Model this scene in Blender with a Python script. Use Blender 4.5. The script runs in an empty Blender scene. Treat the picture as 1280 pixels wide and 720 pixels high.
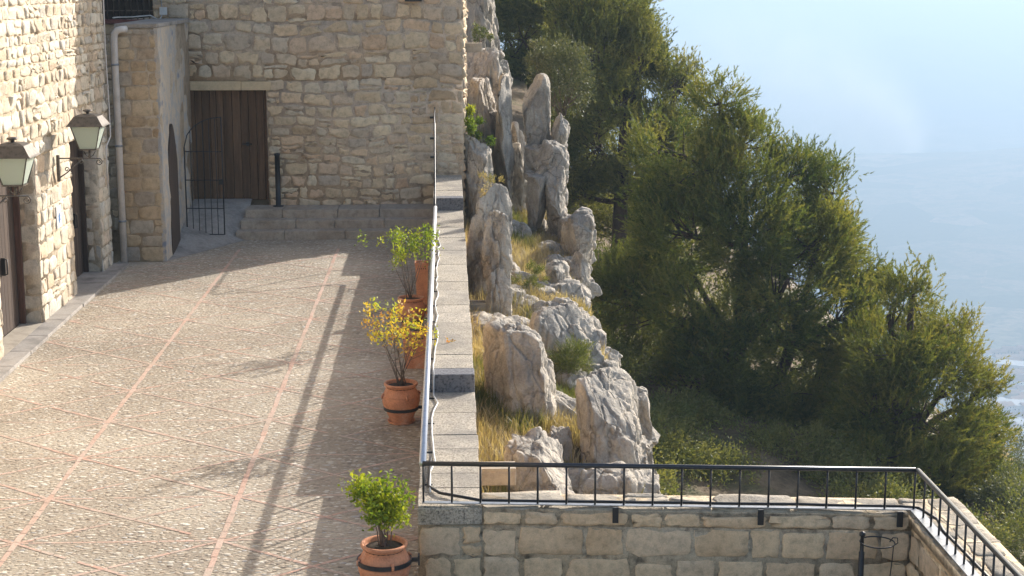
import bpy, bmesh, math, random
import numpy as np
from mathutils import Vector, Matrix
PI = math.pi
rad = math.radians
random.seed(7)
scene = bpy.context.scene
COL = scene.collection

# ------------------------------------------------------------------ camera, sky, sun, exposure
F = 2000.0                      # focal length in pixels of the 1280 wide photograph
PITCH, YAW, CAM_Z = math.atan(389 / F), math.atan(81 / F * math.cos(math.atan(389 / F))), 6.0
cam_d = bpy.data.cameras.new('camera')
cam = bpy.data.objects.new('camera', cam_d)
COL.objects.link(cam)
cam_d.sensor_width = 36.0
cam_d.lens = F / 1280 * 36.0
cam_d.clip_start, cam_d.clip_end = 0.5, 60000
cam.location = (0, 0, CAM_Z)
cam.rotation_euler = (PI / 2 - PITCH, 0, -YAW)
scene.camera = cam

SUN_VEC = Vector((1.46, 1.68, 1.0)).normalized()        # towards the sun
sun_el = math.asin(SUN_VEC.z)
sun_az = math.atan2(SUN_VEC.x, SUN_VEC.y)
world = bpy.data.worlds.new('World')
scene.world = world
world.use_nodes = True
wn, wl = world.node_tree.nodes, world.node_tree.links
wn.clear()
sky = wn.new('ShaderNodeTexSky')
sky.sky_type = 'NISHITA'
sky.sun_disc = False
sky.sun_elevation = sun_el
sky.sun_rotation = sun_az
sky.altitude = 600
sky.dust_density = 4.0
sky.ozone_density = 0.6
bg = wn.new('ShaderNodeBackground')
bg.inputs['Strength'].default_value = 0.15
wo = wn.new('ShaderNodeOutputWorld')
wl.new(sky.outputs[0], bg.inputs[0])
wl.new(bg.outputs[0], wo.inputs[0])
sl = bpy.data.lights.new('sun', 'SUN')
sl.energy = 3.9
sl.angle = rad(0.55)
sl.color = (1.0, 0.955, 0.895)
so = bpy.data.objects.new('sun', sl)
COL.objects.link(so)
so.rotation_euler = SUN_VEC.to_track_quat('Z', 'Y').to_euler()
vs = scene.view_settings
vs.view_transform = 'Standard'
vs.look = 'None'
vs.exposure = 0.87
vs.gamma = 1.0
scene.cycles.volume_bounces = 1
scene.cycles.max_bounces = 8
scene.cycles.transparent_max_bounces = 8

# ------------------------------------------------------------------ helpers
_cp, _sp, _cy, _sy = math.cos(PITCH), math.sin(PITCH), math.cos(YAW), math.sin(YAW)
C_F = np.array([_sy * _cp, _cy * _cp, -_sp])
C_R = np.array([_cy, -_sy, 0.0])
C_U = np.array([_sy * _sp, _cy * _sp, _cp])
def at(px, py, **kw):
    """World point seen at a pixel of the photograph, on the plane X=, Y= or Z=."""
    d = C_F + C_R * (px - 640) / F + C_U * (360 - py) / F
    k, v = next(iter(kw.items()))
    i = 'XYZ'.index(k)
    o = np.array([0, 0, CAM_Z])
    return o + d * ((v - o[i]) / d[i])

def link(o, parent=None):
    COL.objects.link(o)
    if parent is not None:
        o.parent = parent
    return o

def tag(o, label=None, cat=None, group=None, kind=None):
    if label: o['label'] = label
    if cat: o['category'] = cat
    if group: o['group'] = group
    if kind: o['kind'] = kind
    return o

def empty(name, loc=(0, 0, 0), label=None, cat=None, group=None, rz=0):
    o = bpy.data.objects.new(name, None)
    o.empty_display_size = 0.2
    o.location = loc
    o.rotation_euler = (0, 0, rz)
    link(o)
    return tag(o, label, cat, group)

def copy_tree(o, parent=None):
    c = o.copy()
    COL.objects.link(c)
    c.parent = parent
    for ch in list(o.children):
        copy_tree(ch, c)
    return c

def build_np(name, V, Fc, mats, parent=None, smooth=False, mi=None, tint=None, face_len=None):
    """Mesh from numpy arrays; Fc (n,k) with one k."""
    me = bpy.data.meshes.new(name)
    V = np.asarray(V, np.float32)
    Fc = np.asarray(Fc, np.int32)
    n, k = Fc.shape
    me.vertices.add(len(V))
    me.vertices.foreach_set('co', V.ravel())
    me.loops.add(n * k)
    me.loops.foreach_set('vertex_index', Fc.ravel())
    me.polygons.add(n)
    me.polygons.foreach_set('loop_start', np.arange(0, n * k, k, dtype=np.int32))
    me.polygons.foreach_set('loop_total', np.full(n, k, np.int32))
    if smooth:
        me.polygons.foreach_set('use_smooth', np.ones(n, bool))
    if mi is not None:
        me.polygons.foreach_set('material_index', np.asarray(mi, np.int32))
    for m in (mats if isinstance(mats, (list, tuple)) else [mats]):
        me.materials.append(m)
    if tint is not None:
        a = me.attributes.new('tint', 'FLOAT', 'POINT')
        a.data.foreach_set('value', np.asarray(tint, np.float32))
    me.update(calc_edges=True)
    me.validate()
    o = bpy.data.objects.new(name, me)
    return link(o, parent)

class MB:
    """Collects simple solids and links them as one mesh object."""
    def __init__(s):
        s.v, s.f, s.m = [], [], []
        s.cm = 0
        s.sm = []
        s.cs = False
    def add(s, vs_, fs_):
        b = len(s.v)
        s.v += [tuple(map(float, p)) for p in vs_]
        for f in fs_:
            s.f.append(tuple(i + b for i in f))
            s.m.append(s.cm)
            s.sm.append(s.cs)
        return s
    def box(s, x0, x1, y0, y1, z0, z1, b=0.0):
        if b <= 0:
            vs_ = [(x, y, z) for z in (z0, z1) for y in (y0, y1) for x in (x0, x1)]
            return s.add(vs_, [(0, 2, 3, 1), (4, 5, 7, 6), (0, 1, 5, 4), (2, 6, 7, 3), (0, 4, 6, 2), (1, 3, 7, 5)])
        bm = bmesh.new()
        bmesh.ops.create_cube(bm, size=1)
        for v in bm.verts:
            v.co = Vector(((x0 + x1) / 2 + v.co.x * (x1 - x0), (y0 + y1) / 2 + v.co.y * (y1 - y0), (z0 + z1) / 2 + v.co.z * (z1 - z0)))
        bmesh.ops.bevel(bm, geom=bm.edges[:], offset=b, segments=2, affect='EDGES', profile=0.6)
        vs_ = [v.co[:] for v in bm.verts]
        fs_ = [[v.index for v in f.verts] for f in bm.faces]
        bm.free()
        return s.add(vs_, fs_)
    def tube(s, pts, r, n=8, cap=True):
        pts = [Vector(p) for p in pts]
        rs = r if isinstance(r, (list, tuple)) else [r] * len(pts)
        rings = []
        prev = None
        for i, p in enumerate(pts):
            a = pts[max(i - 1, 0)]
            c = pts[min(i + 1, len(pts) - 1)]
            t = (c - a).normalized()
            if prev is None:
                up = Vector((0, 0, 1)) if abs(t.z) < 0.9 else Vector((1, 0, 0))
                u = t.cross(up).normalized()
            else:
                u = (prev - t * prev.dot(t)).normalized()
            prev = u
            w = t.cross(u)
            rings.append([p + (u * math.cos(2 * PI * k / n) + w * math.sin(2 * PI * k / n)) * rs[i] for k in range(n)])
        vs_ = [q for rg in rings for q in rg]
        fs_ = []
        for i in range(len(pts) - 1):
            for k in range(n):
                k2 = (k + 1) % n
                fs_.append((i * n + k, i * n + k2, (i + 1) * n + k2, (i + 1) * n + k))
        if cap:
            fs_.append(tuple(range(n))[::-1])
            fs_.append(tuple((len(pts) - 1) * n + k for k in range(n)))
        cs = s.cs
        s.cs = True
        s.add(vs_, fs_)
        s.cs = cs
        return s
    def lathe(s, prof, c=(0, 0, 0), n=32):
        vs_ = []
        for r, z in prof:
            for k in range(n):
                a = 2 * PI * k / n
                vs_.append((c[0] + r * math.cos(a), c[1] + r * math.sin(a), c[2] + z))
        fs_ = []
        for i in range(len(prof) - 1):
            for k in range(n):
                k2 = (k + 1) % n
                fs_.append((i * n + k, i * n + k2, (i + 1) * n + k2, (i + 1) * n + k))
        cs = s.cs
        s.cs = True
        s.add(vs_, fs_)
        s.cs = cs
        return s
    def build(s, name, mats, parent=None, loc=None):
        me = bpy.data.meshes.new(name)
        me.from_pydata(s.v, [], s.f)
        for m in (mats if isinstance(mats, (list, tuple)) else [mats]):
            me.materials.append(m)
        me.polygons.foreach_set('material_index', s.m)
        me.polygons.foreach_set('use_smooth', s.sm)
        me.update()
        o = bpy.data.objects.new(name, me)
        link(o, parent)
        if loc is not None:
            o.location = loc
        return o

# vectorised gradient-free value noise
_rng = np.random.default_rng(11)
_perm = _rng.permutation(4096)
_vals = _rng.random(4096) * 2 - 1
def vnoise(P):
    P = np.asarray(P, float)
    I = np.floor(P).astype(np.int64)
    f = P - I
    u = f * f * f * (f * (f * 6 - 15) + 10)
    def h(dx, dy, dz):
        a = _perm[(I[..., 0] + dx) & 4095]
        a = _perm[(a + I[..., 1] + dy) & 4095]
        a = _perm[(a + I[..., 2] + dz) & 4095]
        return _vals[a]
    r = 0
    for dx in (0, 1):
        for dy in (0, 1):
            for dz in (0, 1):
                w = (u[..., 0] if dx else 1 - u[..., 0]) * (u[..., 1] if dy else 1 - u[..., 1]) * (u[..., 2] if dz else 1 - u[..., 2])
                r = r + w * h(dx, dy, dz)
    return r
def fbm(P, oct=4, gain=0.5):
    P = np.asarray(P, float)
    a, s, t = 1.0, 0, 0
    for i in range(oct):
        s = s + a * vnoise(P * (2 ** i) + i * 17.3)
        t += a
        a *= gain
    return s / t

# ------------------------------------------------------------------ materials
def new_mat(name):
    m = bpy.data.materials.new(name)
    m.use_nodes = True
    nt = m.node_tree
    nt.nodes.clear()
    out = nt.nodes.new('ShaderNodeOutputMaterial')
    return m, nt, out
class NT:
    def __init__(s, nt): s.nt = nt
    def n(s, t, **kw):
        nd = s.nt.nodes.new('ShaderNode' + t)
        for k, v in kw.items():
            if k in nd.inputs.keys() if isinstance(k, str) else False:
                pass
            setattr(nd, k, v)
        return nd
    def l(s, a, b): s.nt.links.new(a, b)
    def coord(s, scale=(1, 1, 1), rot=(0, 0, 0)):
        tc = s.nt.nodes.new('ShaderNodeTexCoord')
        mp = s.nt.nodes.new('ShaderNodeMapping')
        mp.inputs['Scale'].default_value = scale
        mp.inputs['Rotation'].default_value = rot
        s.l(tc.outputs['Object'], mp.inputs[0])
        return mp.outputs[0]
    def noise(s, vec, scale, detail=4, rough=0.55, dist=0.0):
        nd = s.nt.nodes.new('ShaderNodeTexNoise')
        nd.inputs['Scale'].default_value = scale
        nd.inputs['Detail'].default_value = detail
        nd.inputs['Roughness'].default_value = rough
        nd.inputs['Distortion'].default_value = dist
        if vec is not None: s.l(vec, nd.inputs['Vector'])
        return nd.outputs['Fac']
    def ramp(s, fac, stops, interp='LINEAR'):
        nd = s.nt.nodes.new('ShaderNodeValToRGB')
        nd.color_ramp.interpolation = interp
        el = nd.color_ramp.elements
        while len(el) < len(stops): el.new(0.5)
        for e, (p, c) in zip(el, stops):
            e.position = p
            e.color = (c, c, c, 1) if isinstance(c, (int, float)) else (*c, 1)
        s.l(fac, nd.inputs[0])
        return nd.outputs[0]
    def mix(s, a, b, fac, mode='MIX'):
        nd = s.nt.nodes.new('ShaderNodeMix')
        nd.data_type = 'RGBA'
        nd.blend_type = mode
        for sock, v in ((nd.inputs[0], fac), (nd.inputs[6], a), (nd.inputs[7], b)):
            if isinstance(v, (int, float)):
                sock.default_value = v if sock.type == 'VALUE' else (v, v, v, 1)
            elif isinstance(v, tuple): sock.default_value = (*v, 1)
            else: s.l(v, sock)
        return nd.outputs[2]
    def math(s, op, a, b=None):
        nd = s.nt.nodes.new('ShaderNodeMath')
        nd.operation = op
        for i, v in enumerate((a, b)):
            if v is None: continue
            if isinstance(v, (int, float)): nd.inputs[i].default_value = v
            else: s.l(v, nd.inputs[i])
        return nd.outputs[0]
    def bump(s, h, strength, dist=0.02, normal=None):
        nd = s.nt.nodes.new('ShaderNodeBump')
        nd.inputs['Strength'].default_value = strength
        nd.inputs['Distance'].default_value = dist
        s.l(h, nd.inputs['Height'])
        if normal is not None: s.l(normal, nd.inputs['Normal'])
        return nd.outputs[0]
    def island(s):
        g = s.nt.nodes.new('ShaderNodeNewGeometry')
        return g.outputs['Random Per Island']
    def principled(s, out, color, rough=0.8, normal=None, metal=0.0, spec=0.3):
        p = s.nt.nodes.new('ShaderNodeBsdfPrincipled')
        for sock, v in ((p.inputs['Base Color'], color), (p.inputs['Roughness'], rough)):
            if isinstance(v, (int, float)): sock.default_value = v
            elif isinstance(v, tuple): sock.default_value = (*v, 1)
            else: s.l(v, sock)
        p.inputs['Metallic'].default_value = metal
        p.inputs['Specular IOR Level'].default_value = spec
        if normal is not None: s.l(normal, p.inputs['Normal'])
        s.l(p.outputs[0], out.inputs['Surface'])
        return p

def mat_stone(name, palette, rough=0.9, bump=0.5, scale=1.0, stain=(0.5, 0.42, 0.33), stain_amt=0.35):
    """Stones tinted one by one, each mottled and pitted."""
    m, nt, out = new_mat(name)
    t = NT(nt)
    c = t.coord()
    r = t.island()
    base = t.ramp(r, [(i / (len(palette) - 1 or 1), p) for i, p in enumerate(palette)], 'LINEAR')
    big = t.noise(c, 1.1 * scale, 3)
    med = t.noise(c, 9 * scale, 5, 0.65)
    fine = t.noise(c, 60 * scale, 4, 0.7)
    col = t.mix(base, t.ramp(med, [(0.3, 0.62), (0.5, 1.0), (0.72, 1.18)]), 0.75, 'MULTIPLY')
    col = t.mix(col, t.ramp(fine, [(0.3, 0.75), (0.6, 1.1)]), 0.6, 'MULTIPLY')
    col = t.mix(col, stain, t.math('MULTIPLY', t.ramp(big, [(0.48, 0.0), (0.68, 1.0)]), stain_amt), 'MULTIPLY')
    h = t.math('ADD', t.math('MULTIPLY', med, 1.0), t.math('MULTIPLY', fine, 0.35))
    t.principled(out, col, rough, t.bump(h, bump, 0.03))
    return m

def mat_plain(name, color, rough=0.85, var=0.25, scale=6.0, bump=0.2, bdist=0.01, metal=0.0, spec=0.3, stretch=(1, 1, 1)):
    m, nt, out = new_mat(name)
    t = NT(nt)
    c = t.coord(stretch)
    a = t.noise(c, scale, 5, 0.6)
    b = t.noise(c, scale * 9, 4, 0.65)
    col = t.mix(color, t.ramp(a, [(0.28, 1 - var * 1.6), (0.5, 1.0), (0.75, 1 + var * 0.6)]), 1.0, 'MULTIPLY')
    col = t.mix(col, t.ramp(b, [(0.3, 1 - var), (0.65, 1 + var * 0.4)]), 0.6, 'MULTIPLY')
    h = t.math('ADD', a, t.math('MULTIPLY', b, 0.4))
    t.principled(out, col, rough, t.bump(h, bump, bdist) if bump else None, metal, spec)
    return m

M = {}
M['stone_far'] = mat_stone('wall_stone', [(0.56, 0.42, 0.265), (0.70, 0.56, 0.37), (0.48, 0.40, 0.31), (0.73, 0.57, 0.37), (0.65, 0.46, 0.30), (0.60, 0.51, 0.38), (0.76, 0.63, 0.43)], scale=1.0)
M['mortar_far'] = mat_plain('wall_mortar', (0.54, 0.42, 0.30), 0.95, 0.35, 4.0, 0.6, 0.02)
M['stone_side'] = mat_stone('side_wall_stone', [(0.58, 0.49, 0.37), (0.66, 0.59, 0.47), (0.52, 0.42, 0.30), (0.68, 0.62, 0.51), (0.60, 0.46, 0.32), (0.56, 0.52, 0.45)], bump=0.8)
M['mortar_side'] = mat_plain('side_wall_mortar', (0.60, 0.50, 0.37), 0.95, 0.3, 5.0, 0.8, 0.03)
M['stone_pier'] = mat_stone('pier_stone', [(0.56, 0.42, 0.26), (0.60, 0.47, 0.31), (0.50, 0.37, 0.23), (0.58, 0.43, 0.27), (0.36, 0.34, 0.31), (0.62, 0.48, 0.31)], bump=0.5)
M['mortar_pier'] = mat_plain('pier_mortar', (0.50, 0.39, 0.27), 0.95, 0.25, 5.0, 0.5, 0.02)
M['stone_near'] = mat_stone('near_wall_stone', [(0.70, 0.50, 0.305), (0.76, 0.57, 0.36), (0.63, 0.45, 0.28), (0.78, 0.58, 0.36), (0.68, 0.52, 0.35), (0.74, 0.51, 0.29)], bump=0.7, scale=1.3)
M['mortar_near'] = mat_plain('near_wall_mortar', (0.52, 0.42, 0.29), 0.95, 0.45, 9.0, 0.9, 0.03)
M['stone_top'] = mat_stone('wall_top_stone', [(0.42, 0.37, 0.29), (0.50, 0.43, 0.33), (0.37, 0.33, 0.27), (0.52, 0.45, 0.35)], bump=1.0, scale=1.4)
M['plaster_side'] = None
M['wood_dark'] = None
M['lintel'] = mat_plain('lintel_stone', (0.62, 0.49, 0.31), 0.9, 0.2, 3.0, 0.4, 0.01)
M['iron'] = mat_plain('black_iron', (0.018, 0.019, 0.021), 0.45, 0.3, 30.0, 0.1, 0.002, 0.0, 0.5)
M['iron_top'] = mat_plain('painted_rail', (0.035, 0.038, 0.045), 0.3, 0.2, 20.0, 0.0, 0.002, 0.35, 0.6)
M['rust_iron'] = mat_plain('brown_iron', (0.12, 0.105, 0.09), 0.45, 0.4, 14.0, 0.15, 0.003, 0.45, 0.5)
M['sunlit_steel'] = mat_plain('sunlit_tube', (0.62, 0.63, 0.65), 0.38, 0.12, 20.0, 0.0, 0.002, 0.55, 0.6)  # sun glare on the parapet rail put into this pale base colour
M['steel'] = mat_plain('grey_steel', (0.30, 0.32, 0.34), 0.4, 0.2, 20.0, 0.0, 0.002, 0.5)
M['terracotta'] = mat_plain('terracotta', (0.60, 0.27, 0.145), 0.85, 0.3, 5.0, 0.25, 0.004)
def mk_terracotta():
    m, nt, out = new_mat('terracotta'); t = NT(nt)
    c = t.coord()
    a = t.noise(c, 5, 5, 0.65); b = t.noise(c, 40, 4, 0.6)
    col = t.mix((0.60, 0.27, 0.145), (0.46, 0.19, 0.10), t.ramp(a, [(0.35, 1.0), (0.55, 0.0)]))
    col = t.mix(col, (0.66, 0.50, 0.40), t.ramp(t.noise(c, 3.2, 5, 0.7), [(0.54, 0.0), (0.72, 0.6)]))
    col = t.mix(col, t.ramp(b, [(0.3, 0.8), (0.6, 1.05)]), 0.8, 'MULTIPLY')
    t.principled(out, col, 0.88, t.bump(b, 0.25, 0.003))
    return m
M['terracotta'] = mk_terracotta()
M['soil'] = mat_plain('potting_soil', (0.06, 0.045, 0.03), 0.95, 0.4, 20.0, 0.8, 0.02)
M['pipe'] = mat_plain('pipe_paint', (0.68, 0.62, 0.56), 0.6, 0.15, 4.0, 0.0)
M['cable_white'] = mat_plain('white_cable', (0.55, 0.55, 0.54), 0.5, 0.15, 8.0, 0.0)
M['cable_black'] = mat_plain('black_cable', (0.02, 0.02, 0.022), 0.45, 0.1, 8.0, 0.0)
M['white_box'] = mat_plain('white_plastic', (0.62, 0.61, 0.58), 0.5, 0.1, 8.0, 0.0)
M['concrete'] = mat_plain('concrete', (0.34, 0.31, 0.275), 0.93, 0.3, 2.0, 0.4, 0.01)
M['spout'] = mat_plain('spout_stone', (0.40, 0.35, 0.28), 0.9, 0.2, 6.0, 0.4, 0.01)
M['step'] = mat_stone('step_stone', [(0.36, 0.30, 0.235), (0.45, 0.38, 0.30), (0.38, 0.33, 0.27)], bump=0.6)
M['bark'] = mat_plain('pine_bark', (0.085, 0.062, 0.048), 0.95, 0.5, 5.0, 1.0, 0.05, stretch=(1, 1, 0.3))
M['twig'] = mat_plain('twig_bark', (0.17, 0.13, 0.10), 0.9, 0.3, 9.0, 0.3, 0.01)
M['glass_dark'] = mat_plain('dark_glass', (0.02, 0.022, 0.025), 0.15, 0.1, 3.0, 0.0, spec=0.6)

def mk_plaster():
    m, nt, out = new_mat('side_plaster'); t = NT(nt)
    c = t.coord()
    a = t.noise(c, 0.9, 4, 0.6); b = t.noise(c, 5, 5, 0.6); f = t.noise(c, 50, 3, 0.6)
    v = nt.nodes.new('ShaderNodeTexVoronoi'); v.inputs['Scale'].default_value = 2.6; v.inputs['Randomness'].default_value = 0.9
    t.l(t.coord((1, 1, 1.5)), v.inputs['Vector'])
    col = t.mix((0.56, 0.46, 0.34), (0.38, 0.375, 0.37), t.ramp(b, [(0.42, 0.0), (0.62, 0.9)]))
    col = t.mix(col, (0.20, 0.23, 0.29), t.math('MULTIPLY', t.ramp(v.outputs['Distance'], [(0.15, 1.0), (0.33, 0.0)]), t.ramp(a, [(0.45, 0.0), (0.55, 0.8)])))
    col = t.mix(col, t.ramp(f, [(0.3, 0.8), (0.6, 1.05)]), 0.7, 'MULTIPLY')
    t.principled(out, col, 0.95, t.bump(t.math('ADD', b, t.math('MULTIPLY', f, 0.3)), 0.7, 0.03))
    return m
M['plaster_side'] = mk_plaster()

def mk_wood(name, c0, c1, grey=0.0):
    m, nt, out = new_mat(name); t = NT(nt)
    c = t.coord((1, 1, 0.06))
    r = t.island()
    a = t.noise(c, 14, 5, 0.6); b = t.noise(t.coord((1, 1, 0.12)), 60, 4, 0.6)
    col = t.mix(c0, c1, r)
    col = t.mix(col, t.ramp(a, [(0.3, 0.55), (0.65, 1.3)]), 0.8, 'MULTIPLY')
    col = t.mix(col, t.ramp(b, [(0.3, 0.7), (0.6, 1.1)]), 0.7, 'MULTIPLY')
    t.principled(out, col, 0.8, t.bump(t.math('ADD', a, b), 0.5, 0.006))
    return m
M['wood'] = mk_wood('door_wood', (0.12, 0.068, 0.036), (0.18, 0.105, 0.058))
M['wood_dark'] = mk_wood('dark_wood', (0.06, 0.042, 0.033), (0.085, 0.058, 0.042))

def mk_coping():
    m, nt, out = new_mat('coping_granite'); t = NT(nt)
    c = t.coord(); r = t.island()
    base = t.mix((0.48, 0.42, 0.33), (0.58, 0.51, 0.41), r)
    v = nt.nodes.new('ShaderNodeTexVoronoi'); v.inputs['Scale'].default_value = 55
    t.l(c, v.inputs['Vector'])
    sp = t.ramp(t.noise(c, 42, 5, 0.8), [(0.38, 0.12), (0.49, 0.85), (0.66, 1.35)])
    big = t.noise(c, 1.6, 4, 0.6)
    col = t.mix(base, sp, 0.85, 'MULTIPLY')
    col = t.mix(col, (0.24, 0.22, 0.19), t.ramp(big, [(0.42, 0.0), (0.66, 0.7)]))
    h = t.math('ADD', t.noise(c, 60, 3, 0.7), t.math('MULTIPLY', t.noise(c, 14, 4), 0.6))
    t.principled(out, col, 0.92, t.bump(h, 0.9, 0.02))
    return m
M['coping'] = mk_coping()
M['granite_shaded'] = mat_plain('shaded_granite', (0.17, 0.17, 0.18), 0.9, 0.5, 30.0, 0.6, 0.01)  # riser granite, darkened in colour for the shade on its front face

def mk_plaza(name):
    """River pebbles set on edge in pale mortar, worn to bare mortar in patches."""
    m, nt, out = new_mat(name); t = NT(nt)
    o = t.coord()
    wob = nt.nodes.new('ShaderNodeTexNoise'); wob.inputs['Scale'].default_value = 9.0; wob.inputs['Detail'].default_value = 3
    t.l(o, wob.inputs['Vector'])
    def pebbles(sx, sy, sc, rz):
        c = t.coord((sx, sy, 0.0), (0, 0, rz))
        cc = t.mix(c, wob.outputs['Color'], 0.05, 'ADD')
        v = nt.nodes.new('ShaderNodeTexVoronoi'); v.feature = 'F1'; v.inputs['Scale'].default_value = sc
        v.inputs['Randomness'].default_value = 1.0
        t.l(cc, v.inputs['Vector'])
        sep = nt.nodes.new('ShaderNodeSeparateColor'); t.l(v.outputs['Color'], sep.inputs[0])
        return v.outputs['Distance'], sep
    d1, s1 = pebbles(0.75, 1.35, 18.0, 0.06)
    d2, s2 = pebbles(0.8, 1.25, 7.5, -0.1)
    r1 = t.math('SUBTRACT', d1, t.math('MULTIPLY', s1.outputs[1], 0.22))       # each pebble its own size
    dome1 = t.ramp(r1, [(0.0, 1.0), (0.16, 0.8), (0.30, 0.25), (0.38, 0.0)])
    keep2 = t.ramp(s2.outputs[2], [(0.72, 0.0), (0.74, 1.0)])
    dome2 = t.math('MULTIPLY', t.ramp(d2, [(0.0, 1.0), (0.25, 0.85), (0.42, 0.0)]), keep2)
    pal = [(0.0, (0.17, 0.135, 0.105)), (0.16, (0.33, 0.27, 0.20)), (0.42, (0.48, 0.41, 0.31)), (0.62, (0.37, 0.28, 0.20)), (0.8, (0.50, 0.45, 0.37)), (0.93, (0.68, 0.62, 0.52)), (1.0, (0.34, 0.33, 0.32))]
    pc = t.ramp(s1.outputs[0], pal)
    pc2 = t.ramp(s2.outputs[0], [(0.0, (0.44, 0.38, 0.30)), (0.5, (0.62, 0.56, 0.46)), (1.0, (0.40, 0.37, 0.33))])
    worn = t.noise(o, 0.55, 5, 0.6)
    wmask = t.ramp(worn, [(0.48, 0.0), (0.64, 0.85)])
    big = t.noise(o, 0.28, 3)
    mort = t.mix((0.23, 0.185, 0.135), (0.44, 0.375, 0.285), t.noise(o, 5, 5, 0.65))
    col = t.mix(mort, pc, t.ramp(dome1, [(0.05, 0.0), (0.3, 1.0)]))
    col = t.mix(col, pc2, t.ramp(dome2, [(0.05, 0.0), (0.3, 1.0)]))
    col = t.mix(col, (0.52, 0.46, 0.36), t.math('MULTIPLY', wmask, 0.35))
    col = t.mix(col, t.ramp(big, [(0.35, 0.95), (0.65, 1.2)]), 1.0, 'MULTIPLY')
    col = t.mix(col, t.ramp(t.noise(o, 30, 5, 0.75), [(0.3, 0.7), (0.65, 1.12)]), 0.8, 'MULTIPLY')
    h = t.math('ADD', t.math('MAXIMUM', t.math('MULTIPLY', dome1, t.ramp(s1.outputs[2], [(0.0, 0.25), (1.0, 0.9)])), dome2), t.math('MULTIPLY', t.noise(o, 22, 4), 0.5))
    t.principled(out, col, 0.85, t.bump(h, 0.8, 0.028))
    return m
M['plaza'] = mk_plaza('pebble_paving')

def mk_tile():
    m, nt, out = new_mat('paving_tile'); t = NT(nt)
    c = t.coord(); r = t.island()
    col = t.mix((0.53, 0.33, 0.245), (0.58, 0.42, 0.33), r)
    col = t.mix(col, (0.42, 0.36, 0.28), t.ramp(t.noise(c, 1.3, 5, 0.7), [(0.42, 0.0), (0.64, 0.62)]))
    col = t.mix(col, t.ramp(t.noise(c, 40, 4), [(0.3, 0.75), (0.6, 1.08)]), 0.7, 'MULTIPLY')
    t.principled(out, col, 0.85, t.bump(t.noise(c, 35, 4), 0.4, 0.01))
    return m
M['tile'] = mk_tile()

def mk_rock():
    m, nt, out = new_mat('limestone'); t = NT(nt)
    c = t.coord()
    cv = t.coord((1, 1, 0.35))
    a = t.noise(c, 0.8, 6, 0.6, 0.4); b = t.noise(cv, 3.5, 6, 0.7, 0.5); f = t.noise(c, 26, 5, 0.7)
    col = t.ramp(a, [(0.3, (0.30, 0.275, 0.24)), (0.46, (0.45, 0.405, 0.34)), (0.6, (0.58, 0.51, 0.415)), (0.78, (0.54, 0.41, 0.28))])
    col = t.mix(col, t.ramp(b, [(0.32, 0.5), (0.48, 0.95), (0.7, 1.2)]), 0.8, 'MULTIPLY')
    col = t.mix(col, t.ramp(f, [(0.32, 0.65), (0.6, 1.1)]), 0.6, 'MULTIPLY')
    wv = nt.nodes.new('ShaderNodeTexVoronoi'); wv.feature = 'DISTANCE_TO_EDGE'; wv.inputs['Scale'].default_value = 1.5
    t.l(t.mix(cv, t.noise(c, 2.0, 3), 0.35, 'ADD'), wv.inputs['Vector'])
    crack = t.ramp(wv.outputs[0], [(0.0, 0.0), (0.035, 1.0)])
    col = t.mix(col, (0.09, 0.075, 0.06), t.math('MULTIPLY', t.math('SUBTRACT', 1.0, crack), 0.45))
    h = t.math('ADD', t.math('MULTIPLY', b, 1.2), t.math('ADD', t.math('MULTIPLY', f, 0.25), t.math('MULTIPLY', crack, 0.2)))
    t.principled(out, col, 0.92, t.bump(h, 1.0, 0.09))
    return m
M['rock'] = mk_rock()

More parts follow.
